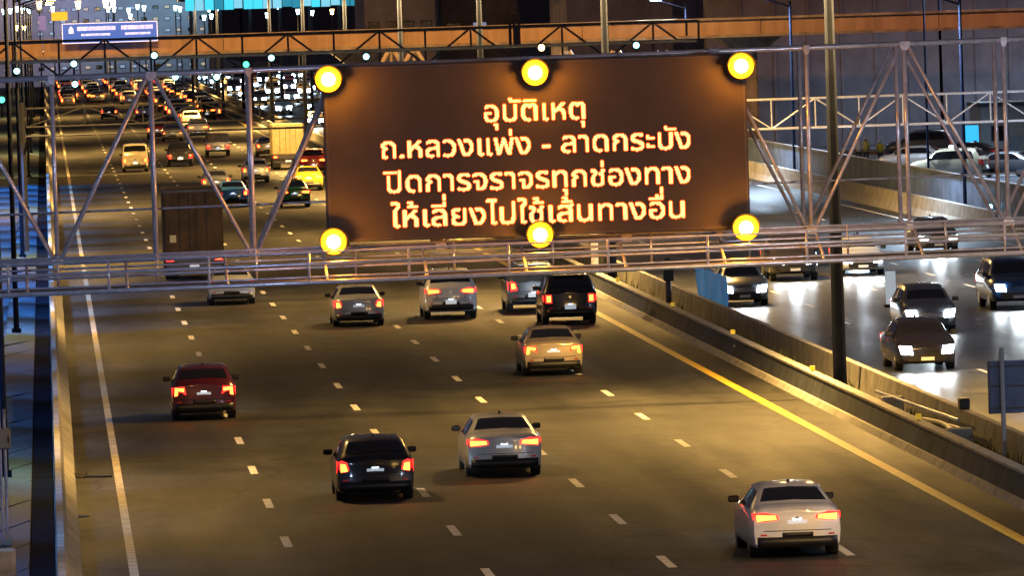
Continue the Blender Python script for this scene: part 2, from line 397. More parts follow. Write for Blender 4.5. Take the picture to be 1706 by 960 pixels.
# walkway in front of the truss
wy0, wy1 = -1.55, -.12
zf = gz(450) ; zt = gz(400)
fl = MB(); fl.add([camber(v, True) for v in [(gx(-400), wy0, zf + .03), (gx(2010), wy0, zf + .03), (gx(2010), wy1, zf + .03), (gx(-400), wy1, zf + .03), (gx(-400), wy0, zf), (gx(2010), wy0, zf), (gx(2010), wy1, zf), (gx(-400), wy1, zf)]],
       [(0, 1, 2, 3), (7, 6, 5, 4), (4, 5, 1, 0), (3, 2, 6, 7)]); fl.build('walkway_floor', STEEL_DK, gan)
for zz, r in ((450, .045), (441, .018), (419, .034), (400, .020)):
    member('handrail', (gx(-400), wy0 - .03, gz(zz)), (gx(2010), wy0 - .03, gz(zz)), r)
for zz, r in ((430, .03), (415, .022), (396, .018)):
    member('rear_handrail', (gx(-400), wy1 + .02, gz(zz)), (gx(2010), wy1 + .02, gz(zz)), r)
xp = -235
while xp < 1990:
    member('rail_post', (gx(xp), wy0 - .03, zf), (gx(xp), wy0 - .03, zt), .025)
    member('walkway_bracket', (gx(xp + 30), wy0, zf - .01), (gx(xp + 30), 0, BOTZ - .02), .03)
    member('rear_post', (gx(xp + 82), wy1 + .02, zf), (gx(xp + 82), wy1 + .02, gz(396)), .022); xp += 165
for xx in (gx(-330), gx(1960)):
    for d in (0, 1.45):
        member('support_column', (xx, d, 0), (xx, d, TOPZ + .1), .16, STEEL, n=12, on=False)

# the LED message sign
SY = -.80 + GY
Ss = SY / F
def sx(xp): return xp * Ss
def sz(yp): return H - yp * Ss
sg = empty('message_sign', (sx(817), SY, sz(247)), 'large dark LED message board with four lines of glowing Thai text', 'message sign')
cx, cz = sx(817), sz(247)
b = MB(); b.box(sx(463) - cx, sx(1171) - cx, .01, .55, sz(393) - cz, sz(99) - cz, bev=.03); b.build('cabinet', mat('sign_cabinet', (.06, .05, .05), .6, noise=.3), sg)
b = MB(); b.box(sx(469) - cx, sx(1165) - cx, 0, .009, sz(388) - cz, sz(104) - cz); b.build('display_panel', SIGN_FACE, sg)
TEXT = [(112, 8, [
[12,15,108,111],
[12,15,108,111],
[12,15,108,111],
[12,15,108,111],
[10,15,107,111],
[10,15,107,111],
[],
[7,8,28,29,48,50,68,70,101,103],
[2,13,23,34,44,52,55,59,65,71,75,78,87,90,97,105,108,112],
[1,14,22,35,43,51,55,59,65,71,75,78,87,90,96,105,108,112],
[1,5,10,15,21,26,31,36,42,47,55,59,65,68,75,78,87,90,95,100,108,112],
[0,4,11,15,21,25,32,36,42,46,55,59,65,68,75,78,87,90,95,99,108,112],
[0,4,12,16,21,24,33,36,41,45,55,59,65,68,75,78,87,90,95,98,108,112],
[0,3,12,16,21,24,33,36,41,45,55,59,65,68,75,78,86,90,94,98,108,112],
[0,3,12,16,21,24,33,36,41,45,55,59,65,68,75,79,86,90,94,98,108,112],
[0,8,12,16,21,24,33,36,41,45,55,59,65,68,75,80,86,90,94,98,108,112],
[0,8,12,16,21,24,33,36,41,45,55,59,65,68,75,82,84,89,94,98,108,112],
[12,16,21,24,33,36,41,45,55,59,65,68,75,89,94,98,108,112],
[12,16,21,24,33,36,41,45,55,59,65,68,75,78,79,87,94,98,108,112],
[11,15,21,24,33,36,41,45,55,59,65,68,75,78,81,85,94,98,108,112],
[1,2,11,15,21,24,33,36,42,46,49,52,55,59,65,68,75,78,82,86,95,99,102,105,108,112],
[1,5,8,14,21,24,33,36,42,47,48,53,54,59,65,68,75,78,83,88,95,100,101,106,107,112],
[1,13,21,24,33,36,43,58,65,68,75,78,84,89,96,111],
[2,11,21,24,33,36,44,50,51,57,65,68,75,78,85,90,97,103,104,110],
[],
[],
[28,41,43,58],
[28,41,44,58],
[27,31],
[27,31]]),
(340, 1, [
[4,5,54,56,72,74,109,111,119,121,204,206,239,241,280,283,312,314],
[1,7,13,16,20,25,29,33,41,45,50,58,61,64,68,79,90,97,107,113,116,122,127,131,139,143,153,160,200,208,211,214,225,228,236,243,246,250,255,258,267,271,275,287,307,318,329,336],
[1,7,13,16,20,25,29,33,41,45,49,58,61,64,68,80,89,98,106,113,116,122,127,132,138,143,152,161,199,208,211,214,225,228,234,243,246,250,255,258,267,271,275,288,306,320,328,338],
[1,4,13,16,21,25,29,33,41,45,49,53,61,64,69,70,76,81,89,93,94,99,106,110,116,119,127,132,138,143,152,156,157,162,198,203,211,214,225,228,234,238,246,250,255,258,267,271,275,278,284,289,292,301,305,310,315,320,328,332,333,339],
[1,4,13,16,29,33,41,45,49,52,61,64,77,81,88,92,96,100,106,110,116,119,127,132,137,143,151,155,159,163,198,202,211,214,225,228,233,237,246,250,255,258,267,271,286,289,292,301,305,309,317,321,328,331,335,339],
[1,4,13,16,29,33,41,45,49,52,61,64,78,82,88,92,97,101,106,110,116,119,126,133,137,143,151,155,159,163,198,202,211,214,225,228,233,237,246,250,255,258,267,271,286,289,292,295,305,309,317,321,327,331,336,340],
[1,4,13,16,29,33,41,45,49,53,61,64,78,82,88,91,97,101,106,110,116,119,126,133,137,144,151,154,160,164,177,186,198,202,211,214,225,228,233,236,246,250,255,258,267,271,284,289,292,295,305,308,317,321,327,331,336,340],
[1,4,13,16,29,34,41,45,49,55,61,64,78,82,87,91,97,101,106,110,116,119,126,129,130,133,136,140,141,144,150,154,160,164,177,186,199,204,211,214,225,228,233,236,246,250,255,259,267,271,282,289,305,308,317,321,327,330,337,340],
[1,5,13,16,29,35,40,45,50,64,79,82,87,91,98,101,106,110,116,119,126,129,130,134,136,139,141,144,150,154,161,164,177,186,200,214,225,228,233,236,246,250,255,260,267,271,278,288,305,308,317,321,326,330,337,340],
[2,7,13,16,29,36,38,44,52,64,79,82,87,90,98,101,106,110,116,119,126,129,131,134,136,139,141,144,149,153,161,164,201,214,225,228,233,236,246,250,256,262,267,271,276,286,305,308,317,321,326,330,337,340],
[2,7,13,16,29,43,58,64,78,82,86,90,98,101,106,110,116,119,125,129,131,139,141,145,149,153,161,164,208,214,225,228,233,236,246,250,257,262,267,271,275,283,305,308,317,321,325,329,337,340],
[0,6,13,16,29,33,34,42,61,64,78,82,86,90,97,101,106,110,116,119,125,129,132,138,141,145,149,153,160,164,211,214,225,228,233,237,246,250,255,260,267,271,275,280,292,301,305,308,317,321,325,329,337,340],
[0,4,12,16,29,33,35,40,61,64,77,82,85,89,97,101,106,110,116,119,125,128,132,138,141,145,148,152,160,164,210,214,225,228,233,237,246,250,255,258,267,271,275,279,292,301,305,308,317,321,325,328,336,340],
[0,4,11,16,29,33,37,41,50,51,60,64,76,81,85,89,96,100,106,110,116,119,125,128,132,138,142,145,148,152,159,163,200,201,210,214,224,228,234,238,245,249,255,259,266,270,275,279,292,295,305,308,317,321,324,328,335,340],
[0,7,9,15,29,33,38,42,50,55,58,64,68,71,74,80,85,88,91,100,106,110,116,119,124,128,133,137,142,145,148,151,154,163,200,205,208,213,217,220,222,228,234,241,243,249,255,261,264,270,275,281,284,288,292,295,305,308,317,321,324,328,330,339],
[2,14,29,33,39,44,50,63,68,79,84,88,91,99,106,110,116,119,124,128,133,137,142,146,147,151,154,162,200,213,217,227,235,248,256,269,276,288,305,308,317,321,323,327,330,338],
[3,12,29,33,40,44,52,61,69,77,84,87,91,97,106,110,116,119,124,128,133,136,142,146,147,150,153,160,201,211,217,226,237,246,258,267,278,288,305,308,317,321,323,327,330,336],
[],
[],
[141,144,313,325],
[141,144,312,325],
[141,144,312,315],
[141,144,312,315],
[141,144],
[141,144]]),
(334, 8, [
[197,200],
[197,200],
[197,200],
[197,200],
[195,200],
[195,200],
[],
[11,12,31,33,86,88,122,124,172,174,233,234,252,254],
[6,17,27,34,38,41,46,50,59,62,73,76,81,93,101,109,116,128,140,143,151,159,166,178,184,188,197,200,205,209,218,221,228,238,248,258,269,276,285,288,297,301,311,315,323,330],
[5,18,26,34,38,41,46,50,59,62,73,76,80,94,101,111,116,130,140,143,151,160,166,180,184,188,197,200,205,209,218,221,227,240,246,259,268,277,285,288,297,301,311,315,323,332],
[4,9,14,19,25,30,38,41,46,50,59,62,73,76,81,83,90,95,101,104,106,111,116,119,126,130,140,143,151,154,156,161,166,169,176,180,184,188,197,200,205,209,218,221,227,231,236,240,246,250,255,260,268,272,273,278,285,288,297,301,311,315,322,326,327,333],
[4,8,15,19,25,29,38,41,46,50,59,62,73,76,91,95,101,104,108,112,127,130,140,143,151,154,158,162,177,180,184,188,197,200,205,209,218,221,226,230,237,240,245,249,257,261,267,271,275,279,285,288,297,301,311,315,322,326,329,333],
[4,7,16,19,24,28,38,41,46,50,59,62,73,76,91,95,101,104,108,112,127,130,140,143,151,154,158,162,177,180,184,188,197,200,205,209,218,221,226,230,237,240,245,249,257,261,267,271,276,280,285,288,297,301,311,315,321,325,330,334],
[4,7,16,19,24,28,38,41,46,50,59,62,73,76,90,95,101,104,109,112,126,130,140,143,151,154,159,162,176,180,184,188,197,200,205,209,218,221,226,230,237,240,245,249,257,261,267,271,276,280,285,288,297,301,311,315,321,325,330,334],
[4,7,16,19,24,28,38,41,46,50,59,62,73,76,87,94,101,104,109,113,123,130,140,143,151,154,159,162,173,180,184,188,197,200,205,209,218,221,226,230,237,240,245,249,258,261,266,270,276,280,285,288,297,301,311,315,321,324,331,334],
[4,7,16,19,24,28,38,41,47,51,59,62,73,76,84,93,98,104,109,113,120,129,140,143,148,154,159,162,170,179,184,188,197,200,206,210,218,221,226,230,237,240,245,253,258,261,266,270,277,280,285,288,297,301,311,315,320,324,331,334],
[4,7,16,19,24,28,38,41,48,53,59,62,73,76,82,91,98,104,109,113,118,127,140,143,148,154,159,162,168,177,184,188,197,200,207,212,218,221,227,230,237,240,245,253,258,261,266,269,277,280,285,288,297,301,311,315,320,324,331,334],
[4,7,16,19,24,28,38,41,48,53,59,62,73,76,81,88,109,113,117,124,140,143,159,162,167,174,184,188,197,200,207,212,218,221,227,231,237,240,257,261,265,269,277,280,285,288,297,301,311,315,319,323,331,334],
[4,7,16,19,24,28,38,41,46,52,59,62,73,76,80,85,109,112,116,121,140,143,159,162,166,171,184,188,197,200,205,211,218,221,228,232,235,240,257,261,265,269,276,280,285,289,297,301,311,315,319,323,331,334],
[4,7,16,19,25,28,37,41,46,50,58,62,73,76,80,84,108,112,116,120,140,143,158,162,166,170,184,189,196,200,205,209,217,221,229,233,234,239,257,261,264,268,276,280,285,289,297,301,311,315,319,323,330,334],
[4,7,16,19,25,29,37,41,46,50,57,62,72,76,80,84,97,98,107,112,116,120,139,143,147,148,157,162,166,170,184,190,196,200,205,209,217,221,229,233,235,240,246,247,256,260,264,268,275,279,285,290,296,300,311,315,318,322,329,334],
[4,7,16,19,26,32,34,40,47,53,55,61,65,68,70,76,81,86,90,94,97,102,105,111,116,122,125,129,132,135,137,143,147,152,155,161,166,172,175,179,184,192,194,200,206,212,214,220,226,233,237,241,246,250,253,260,264,267,270,279,285,292,294,300,303,307,309,315,318,322,325,333],
[4,7,16,19,27,39,48,60,65,75,81,94,97,110,117,129,132,142,147,160,167,179,184,187,188,199,207,219,226,232,237,241,246,258,263,267,270,278,285,299,303,314,318,321,324,332],
[4,7,16,19,28,38,49,58,65,74,83,93,99,108,119,129,132,141,149,158,169,179,184,187,190,197,209,217,226,231,237,241,247,257,263,267,270,276,285,287,290,298,304,313,317,321,324,330],
[16,19],
[16,19],
[0,15,16,19,237,240],
[0,15,16,19,237,240],
[16,19,237,240],
[237,240],
[237,240],
[237,240]]),
(306, 1, [
[5,7,36,38,48,49,107,108,120,122,138,139,151,152,167,169,179,180,200,202,276,278,296,297],
[3,9,12,16,24,28,34,40,44,52,54,58,65,76,86,94,104,110,115,127,135,141,146,156,165,171,175,183,185,189,196,205,207,210,216,219,228,231,242,246,254,261,272,282,292,301,303,306],
[2,9,12,16,24,28,33,40,42,51,54,58,63,77,86,95,104,110,114,128,135,141,145,157,164,171,173,182,185,189,195,210,216,219,228,231,242,246,253,262,270,283,291,306],
[2,6,12,16,24,28,33,37,42,46,54,58,63,68,73,78,86,90,91,96,104,107,114,118,124,128,135,138,145,149,154,158,164,168,173,177,185,189,194,199,204,210,216,219,228,231,242,246,253,257,258,263,270,274,279,284,290,295,300,306],
[2,6,12,16,24,28,33,37,42,46,54,58,63,67,74,78,85,89,93,97,104,107,113,117,125,129,135,138,144,148,154,158,164,168,173,177,185,189,194,198,205,210,216,219,228,231,242,246,253,256,260,264,269,273,280,285,290,294,301,306],
[2,6,12,16,24,28,33,37,42,45,54,58,63,66,75,78,85,89,93,97,104,107,113,117,125,129,135,138,144,148,155,158,164,168,173,176,185,189,194,198,206,210,216,219,228,231,242,246,252,256,261,265,269,273,281,285,290,293,302,306],
[2,6,12,16,24,28,33,37,42,46,54,58,63,66,75,78,85,88,94,98,104,107,113,117,125,129,135,138,144,148,155,158,164,168,173,177,185,189,194,197,206,210,216,219,228,231,242,246,252,256,261,265,269,272,281,285,290,293,302,306],
[2,6,12,17,24,28,33,37,42,48,54,58,63,67,75,78,84,88,94,98,104,107,113,117,126,129,135,138,144,148,155,158,164,168,173,179,185,189,194,197,206,210,216,219,228,231,242,246,251,255,261,265,269,273,282,285,290,293,302,306],
[2,6,12,18,23,28,33,37,43,58,64,71,75,78,84,88,95,98,104,107,113,117,126,129,135,138,144,148,155,158,164,168,174,189,194,197,206,210,216,219,228,231,242,246,251,255,262,265,269,277,282,285,290,293,302,306],
[2,6,12,19,21,27,33,37,45,58,64,71,75,78,83,87,95,98,104,107,113,117,126,129,135,138,144,148,155,158,164,168,176,189,194,197,206,210,216,219,228,231,242,246,251,254,262,265,269,277,282,285,290,293,302,306],
[2,6,12,26,33,37,52,58,63,69,75,78,83,87,95,98,104,107,113,117,126,129,135,138,145,149,154,158,164,168,183,189,194,197,206,210,216,219,228,231,242,246,250,254,262,265,281,285,290,293,302,306],
[2,6,12,16,17,25,33,37,54,58,63,67,75,78,83,86,94,98,104,107,113,117,126,129,135,138,146,150,152,158,164,168,185,189,194,197,206,210,216,219,228,231,242,246,250,254,261,265,281,285,290,293,302,306],
[2,6,12,16,18,23,33,37,54,58,63,66,75,78,82,86,94,98,104,107,113,117,126,129,135,138,147,150,152,157,164,168,185,189,194,197,206,210,216,220,228,231,242,246,250,253,261,265,281,285,290,293,302,306],
[2,6,12,16,20,24,33,37,43,45,53,57,63,66,75,78,82,86,93,97,104,107,113,117,126,129,135,138,147,151,153,158,164,168,174,176,184,188,194,197,206,210,216,221,227,231,242,246,249,253,260,265,270,271,280,284,290,293,302,306],
[2,6,12,16,21,25,33,37,43,48,51,57,63,68,69,71,75,78,82,85,88,97,104,107,113,117,126,129,135,138,144,151,155,158,164,168,174,179,182,188,194,197,206,210,216,223,225,231,234,238,240,245,249,253,255,264,270,274,277,283,290,293,302,306],
[2,6,12,16,22,27,33,37,43,56,63,72,75,78,81,85,88,96,104,107,113,117,126,129,135,138,144,150,155,159,164,168,174,189,194,197,206,210,216,218,219,230,234,245,248,252,255,263,270,282,290,293,302,306],
[2,6,12,16,23,27,33,37,45,55,65,72,75,78,81,84,87,94,104,107,113,117,126,129,135,139,144,149,155,159,164,168,176,190,194,197,206,210,216,218,221,228,235,243,248,252,255,261,271,281,290,293,302,306],
[3,7,104,107,126,129,135,140,187,190],
[4,8,104,107,126,129,136,141],
[5,9,17,28,42,57,104,107,126,129,137,141,148,159,178,189,269,284],
[6,9,17,28,42,57,104,107,126,129,138,141,148,159,178,189,269,284],
[6,9,19,23,54,57,104,108,126,129,138,141,150,154,181,185,276,280,281,284],
[0,3,4,9,20,23,54,57,99,110,132,135,136,141,151,154,181,184,276,279,281,284],
[0,9,17,23,54,57,99,110,132,141,148,154,178,184,276,279,281,284],
[0,7,17,23,100,110,132,139,148,154,179,184],
[54,57,281,284],
[54,57,281,284],
[54,57,281,284],
[54,57,281,284],
[54,57,281,284],
[54,57,281,284]])]
lay = [(806, 975, 203, 28), (634, 1151, 264, 28), (638, 1151, 321.5, 28), (651, 1142, 379, 28)]
for T, (x0, x1, base, hh) in zip(TEXT, lay):
    xl = (x0 - VX) - ROLL * (base - VY); yb = (base - VY) + ROLL * (x0 - VX)
    W, tb0, rows = T
    pw = (x1 - x0) * Ss / W; ph = hh * Ss / 16.0
    mb = MB()
    for r, row in enumerate(rows):
        for c, e in zip(row[::2], row[1::2]):
            X0 = sx(xl) - cx + c * pw; X1 = sx(xl) - cx + e * pw
            Z0 = sz(yb) - cz + (r - tb0) * ph
            mb.add([(X0, -.008, Z0), (X1, -.008, Z0), (X1, -.008, Z0 + ph), (X0, -.008, Z0 + ph)], [(0, 1, 2, 3)])
    on = set((r, c) for r, row in enumerate(rows) for a_, e_ in zip(row[::2], row[1::2]) for c in range(a_, e_))
    halo_cells = {}  # cells bordering the lit ones carry the imitated glow
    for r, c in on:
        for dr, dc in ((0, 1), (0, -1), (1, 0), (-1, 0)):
            if (r + dr, c + dc) not in on: halo_cells.setdefault(r + dr, set()).add(c + dc)
    for r, cs in halo_cells.items():
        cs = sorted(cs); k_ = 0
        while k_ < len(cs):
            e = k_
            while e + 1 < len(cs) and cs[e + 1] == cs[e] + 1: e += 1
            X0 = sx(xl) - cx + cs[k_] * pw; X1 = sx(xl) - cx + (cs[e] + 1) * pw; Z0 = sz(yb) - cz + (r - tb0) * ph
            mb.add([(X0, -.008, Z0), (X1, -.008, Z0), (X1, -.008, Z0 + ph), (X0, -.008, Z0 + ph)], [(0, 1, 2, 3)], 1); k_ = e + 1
    mb.build('message_text', [LED, LED_HALO], sg)
for by in (120, 391):
    for bx in (471.5, 816.5, 1161.5):
        X = sx(bx) - cx; Z = sz(by) - cz
        h = MB(); h.tube((X, -.16, Z), (X, -.01, Z), .25, .25, n=24); hb = h.build('amber_beacon', mat('beacon_housing', (.05, .04, .03), .5), sg)
        h = MB(); h.tube((X, -.185, Z), (X, -.161, Z), .235, .245, n=24); h.build('halo_rim', AMBER_HALO_RIM, hb)
        h = MB(); h.tube((X, -.215, Z), (X, -.186, Z), .12, .145, n=20); h.build('lens', AMBER, hb)
        h = MB(); h.tube((X, -.20, Z), (X, -.1851, Z), .175, .185, n=20); h.build('halo_ring', AMBER_HALO, hb)
        light('beacon_light', 'POINT', (X, -.40, Z), 170, (1, .34, .02), hb, size=.12)
        v = MB(); v.loft([[(X + .27 * math.cos(a), yy, Z + .27 * math.sin(a)) for a in [math.pi * i / 10 for i in range(11)]] + [(X + .255 * math.cos(a), yy, Z + .255 * math.sin(a)) for a in [math.pi * (10 - i) / 10 for i in range(11)]] for yy in (-.24, -.01)])
        v.build('visor', BLACK, hb)

def truss(name, label, Y, xa, xb, ztop, zbot, step, r, depth, group=None, diag='W', mid=None, m=STEEL_DK, col=True, rc=.045):
    t = empty(name, (xa, Y, 0), label, 'gantry', group)
    def mem(n_, a, b_, rr): q = MB(); q.tube(a, b_, rr, n=6); q.build(n_, m, t)
    L = xb - xa; n = max(2, round(L / step))
    for d in (0, depth):
        mem('top_chord', (0, d, ztop), (L, d, ztop), rc); mem('bottom_chord', (0, d, zbot), (L, d, zbot), rc)
        for z in (mid or []): mem('middle_rail', (0, d, z), (L, d, z), rc * .7)
    for i in range(n + 1):
        x = L * i / n
        mem('vertical_strut', (x, 0, zbot), (x, 0, ztop), r)
        if i < n:
            x2 = L * (i + 1) / n
            mem('diagonal_strut', (x, 0, zbot if i % 2 == 0 else ztop), (x2, 0, ztop if i % 2 == 0 else zbot), r)
    if col:
        for x in (-.2, L + .2):
            mem('support_column', (x, .2, 0), (x, .2, ztop + .3), .16)
    return t
def at(px, py, Y): p = plane(px, py, Y); return p
truss('sign_gantry', 'dark truss gantry over the queueing lanes, seen behind the near gantry', 350, -.9, 20.9, at(140, 178, 350).z, at(140, 209, 350).z, 2.6, .035, 1.0, mid=None)
g2 = empty('gantry_walkway', (-.9, 349, 0), 'thin dark maintenance walkway in front of the second gantry', 'walkway')
q = MB(); zz = at(140, 224, 349).z; q.tube((0, 0, zz), (21.5, 0, zz), .05); q.box(0, 21.5, 0, .9, zz - .03, zz + .02); q.build('floor', STEEL_DK, g2)
truss('sign_gantry', 'grey truss gantry spanning the oncoming road on the right', 290, 21.3, 47, at(1706, 154, 290).z + .05, at(1706, 203, 290).z + .05, 1.75, .032, .9, m=STEEL)
truss('sign_gantry', 'farthest tall truss gantry crossing in front of the orange overpass', 315, -3.2, 27.6, at(290, 62, 315).z, at(290, 121, 315).z, 1.88, .05, .8, mid=None, m=STEEL_DK, col=False, rc=.06)
q = MB(); zz = at(1100, 69, 314).z; q.tube((-3, 314, zz), (27.4, 314, zz), .07)
tag(q.build('handrail_pipe', mat('cream_pipe', (.6, .52, .36), .5)), 'pale pipe rail running level in front of the farthest truss', 'pipe')
# signal heads on the farthest truss
for i, (px, py, m_, cn) in enumerate([(123, 106, CYAN_LAMP, 'cyan'), (125, 140, CYAN_LAMP, 'cyan'), (28, 118, CYAN_LAMP, 'cyan'), (3, 166, GREEN_LAMP, 'green'), (257, 92, CYAN_LAMP, 'cyan'), (410, 107, GREEN_LAMP, 'green'),
                                      (452, 96, CYAN_LAMP, 'cyan'), (610, 94, CYAN_LAMP, 'cyan'), (902, 79, SOD_LAMP, 'warm white'), (1060, 75, CYAN_LAMP, 'cyan'), (361, 128, CYAN_LAMP, 'cyan'), (292, 128, CYAN_LAMP, 'cyan')]):
    p = at(px, py, 313)
    where = ['left end, upper', 'left end, lower', 'far left, beside the blue haze', 'far left edge, lowest', 'above the dense red tail lights', 'among the white headlamps', 'right of the green one', 'just left of the board', 'above the middle beacon', 'above the board, right of centre', 'over the third lane', 'over the second lane'][i]
    t = empty('signal_lamp', p, 'small %s signal lamp on the farthest truss, %s' % (cn, where), 'signal lamp', 'signal lamps on the farthest truss')
    q = MB(); q.tube((0, .12, -.75), (0, .12, .1), .04); q.box(-.14, .14, .0, .2, -.18, .18, bev=.03); q.build('housing', BLACK, t)
    q = MB(); q.tube((0, -.03, 0), (0, -.001, 0), .13, .13, n=12); q.build('lens', m_, t)

# ------------------------------------------------------------------ overpass and buildings
OV = 500.0
gird = mat('overpass_concrete', (.42, .32, .24), .8, noise=.35, nscale=.8, bump=.3, stretch=(1, 1, .15))
ov = empty('overpass', (0, OV, 0), 'long concrete overpass girder crossing above the whole road, lit orange', 'overpass')
zt_, zb_ = at(830, 45, OV).z, at(830, 68, OV).z
q = MB(); x = -60
while x < 130:
    q.box(x + .02, x + 11.98, 0, 1.1, zb_ - .05, zt_); x += 12
q.build('girder', gird, ov)
q = MB(); q.box(-60, 130, -.35, .4, zt_ + .002, zt_ + .16); q.box(-60, 130, -.22, -.002, zb_ - .25, zb_ - .05); q.build('parapet', CONC, ov)
q = MB(); q.box(-60, 130, 1.102, 11, zb_ - .04, zb_ + .25); q.build('deck', CONC_DK, ov)
for xx in (-14, 21.2, 47.5, 78):
    q = MB(); q.box(xx - .5, xx + .5, 3, 5, 0, zb_ - 1.0, bev=.12); q.loft([[(xx - 1, 3, zb_ - 1.2), (xx + 1, 3, zb_ - 1.2), (xx + 1, 6, zb_ - 1.2), (xx - 1, 6, zb_ - 1.2)], [(xx - 2.4, 2, zb_ - .05), (xx + 2.4, 2, zb_ - .05), (xx + 2.4, 8, zb_ - .05), (xx - 2.4, 8, zb_ - .05)]])
    q.build('pier', CONC, ov)
for i in range(14):                       # fill lights added to turn the girder orange, no fittings modelled
    x = -22 + i * 7.3
    light('added_girder_fill', 'AREA', (x, -9, zt_ + 3.2), 520 if x < 46 else 200, (1, .42, .09) if x < 52 else (1, .36, .16), ov, target=(x, 0, zb_), size=.5)

# pale V braces standing under the girder
for i, px in enumerate([652, 690, 944, 1026, 1104]):
    p = at(px, 95, 497.5); q = MB()
    for s in (-1, 1): q.tube((s * .75, 0, -.55), (s * .18, 0, .42), .13, .15, n=8)
    q.tube((0, .25, -3.5), (0, .25, .4), .10)
    o = q.build('strut_frame', mat('pale_strut', (.55, .50, .42), .7), loc=p)
    tag(o, 'pale A-shaped strut under the overpass, %s of five' % ['leftmost', 'second', 'third', 'fourth', 'rightmost'][i], 'strut', 'A-shaped struts below the overpass')

# blue direction sign on the overpass
p0 = at(104, 73, 498.9); p1 = at(262, 34, 498.9)
bs = empty('direction_sign', (p0.x, 498.9, p0.z), 'wide blue overhead direction sign with white lettering on the overpass', 'road sign')
SWd, SHt = p1.x - p0.x, p1.z - p0.z
q = MB(); q.box(0, SWd, 0, .08, 0, SHt); q.build('panel', mat('blue_sign_face', (.03, .13, .55), .5, emit=(.02, .14, .75), es=.55), bs)
SW_ = mat('white_sign_mark', (.8, .85, .95), .5, emit=(.6, .75, 1), es=.9)
q = MB(); t_ = .05
for (a, b_, c, d) in ((0, SWd, 0, t_), (0, SWd, SHt - t_, SHt), (0, t_, t_, SHt - t_), (SWd - t_, SWd, t_, SHt - t_)): q.box(a, b_, -.02, -.002, c, d)
q.build('border', SW_, bs)
q = MB(); rnd = random.Random(3)
for (u0, u1, v, hh) in ((.16, .55, .62, .20), (.62, .95, .62, .20), (.20, .50, .36, .11), (.66, .92, .36, .11), (.42, .62, .12, .09), (.80, .90, .12, .09)):
    u = u0
    while u < u1:
        wd = rnd.uniform(.011, .019); z = v * SHt; h_ = hh * SHt
        q.box(u * SWd, u * SWd + .045, -.02, -.002, z, z + h_); q.box((u + wd * .75) * SWd, (u + wd * .75) * SWd + .04, -.02, -.002, z, z + h_)
        if rnd.random() < .7: q.box(u * SWd + .046, (u + wd * .75) * SWd - .001, -.02, -.002, z + h_ - .05, z + h_)
        u += wd * 1.45
q.prism([(.07 * SWd, .5 * SHt), (.12 * SWd, .5 * SHt), (.12 * SWd, .72 * SHt), (.095 * SWd, .86 * SHt), (.07 * SWd, .72 * SHt)], -.02, -.002)
q.build('lettering', SW_, bs)
q = MB(); pa = at(65, 50, 498.8); pb = at(76, 26, 498.8); q.box(pa.x, pb.x, 498.7, 498.8, pa.z, pb.z)
tag(q.build('info_sign', mat('violet_sign', (.12, .16, .55), .5, emit=(.12, .16, .7), es=.35)), 'small violet-blue upright sign left of the wide blue sign', 'road sign')
q = MB(); pa = at(86, 34, 498.8); pb = at(112, 19, 498.8); q.box(pa.x, pb.x, 498.7, 498.8, pa.z, pb.z)
tag(q.build('info_sign', mat('yellow_sign', (.7, .45, .05), .5, emit=(1, .6, .05), es=.5)), 'small lit yellow sign above the left end of the blue sign', 'road sign')

def block(name, x0, x1, y0, y1, z0, z1, m, label, cat, win=None, panel=None, rows=3, cols=5, wm=None):
    t = empty(name, (x0, y0, 0), label, cat)
    q = MB(); q.box(0, x1 - x0, 0, y1 - y0, z0, z1); q.build('wall', m, t)
    if panel:
        q = MB(); x = panel
        while x < x1 - x0 - .1:
            q.box(x - .09, x + .09, -.14, -.002, z0, z1 - .1); x += panel
        q.build('pilasters', m, t)
    if win:
        for r in range(rows):
            for c in range(cols):
                xx = (x1 - x0) * (c + .5) / cols; z = z0 + (z1 - z0) * (r + .5) / rows; ww, hh = win
                q = MB(); q.box(xx - ww / 2, xx + ww / 2, -.06, -.002, z - hh / 2, z + hh / 2); fr = q.build('window', STEEL_DK, t)
                q = MB(); q.box(xx - ww / 2 + .08, xx + ww / 2 - .08, -.09, -.062, z - hh / 2 + .08, z + hh / 2 - .08); q.build('pane', wm(r, c) if wm else GLASS, fr)
    q = MB(); q.box(-.15, x1 - x0 + .15, -.2, y1 - y0 + .1, z1 + .002, z1 + .25); q.build('roof_edge', STEEL_DK, t)
    return t
WALLG = mat('grey_panel_wall', (.19, .165, .195), .8, noise=.35, nscale=.35, bump=.2)
WALLP = mat('purple_grey_wall', (.42, .36, .44), .8, noise=.35, nscale=.3)
block('noise_wall', 47.0, 84.0, 530, 532, 0, 11.6, WALLG, 'tall dark grey panelled noise wall behind the oncoming road', 'wall', panel=2.4)
block('warehouse', 49.0, 96.0, 620, 660, 0, 19, WALLP, 'tall dark purple-grey warehouse wall behind the noise wall at right', 'building', panel=5.5)
lit = mat('pane_dim_lit', (.3, .3, .3), .4, emit=(.7, .55, .4), es=.5); litc = mat('pane_cool_lit', (.3, .4, .4), .4, emit=(.5, .6, .9), es=.35)
block('office_block', 27.5, 33.5, 640, 660, 0, 18, WALLP, 'dark violet-grey office block above the left half of the board', 'building', win=(1.0, 1.3), rows=5, cols=4, wm=lambda r, c: litc if (r * 3 + c) % 5 == 0 else GLASS)
block('office_block', 34.6, 41.2, 650, 670, 0, 17.5, WALLG, 'grey office block with pale lit panes above the middle beacon', 'building', win=(1.3, 1.2), rows=5, cols=3, wm=lambda r, c: litc if (r + c) % 3 == 0 else GLASS)
block('warehouse', 42.0, 50.5, 600, 620, 0, 15, WALLP, 'brownish grey windowless hall between the office block and the noise wall', 'building', panel=2.2)
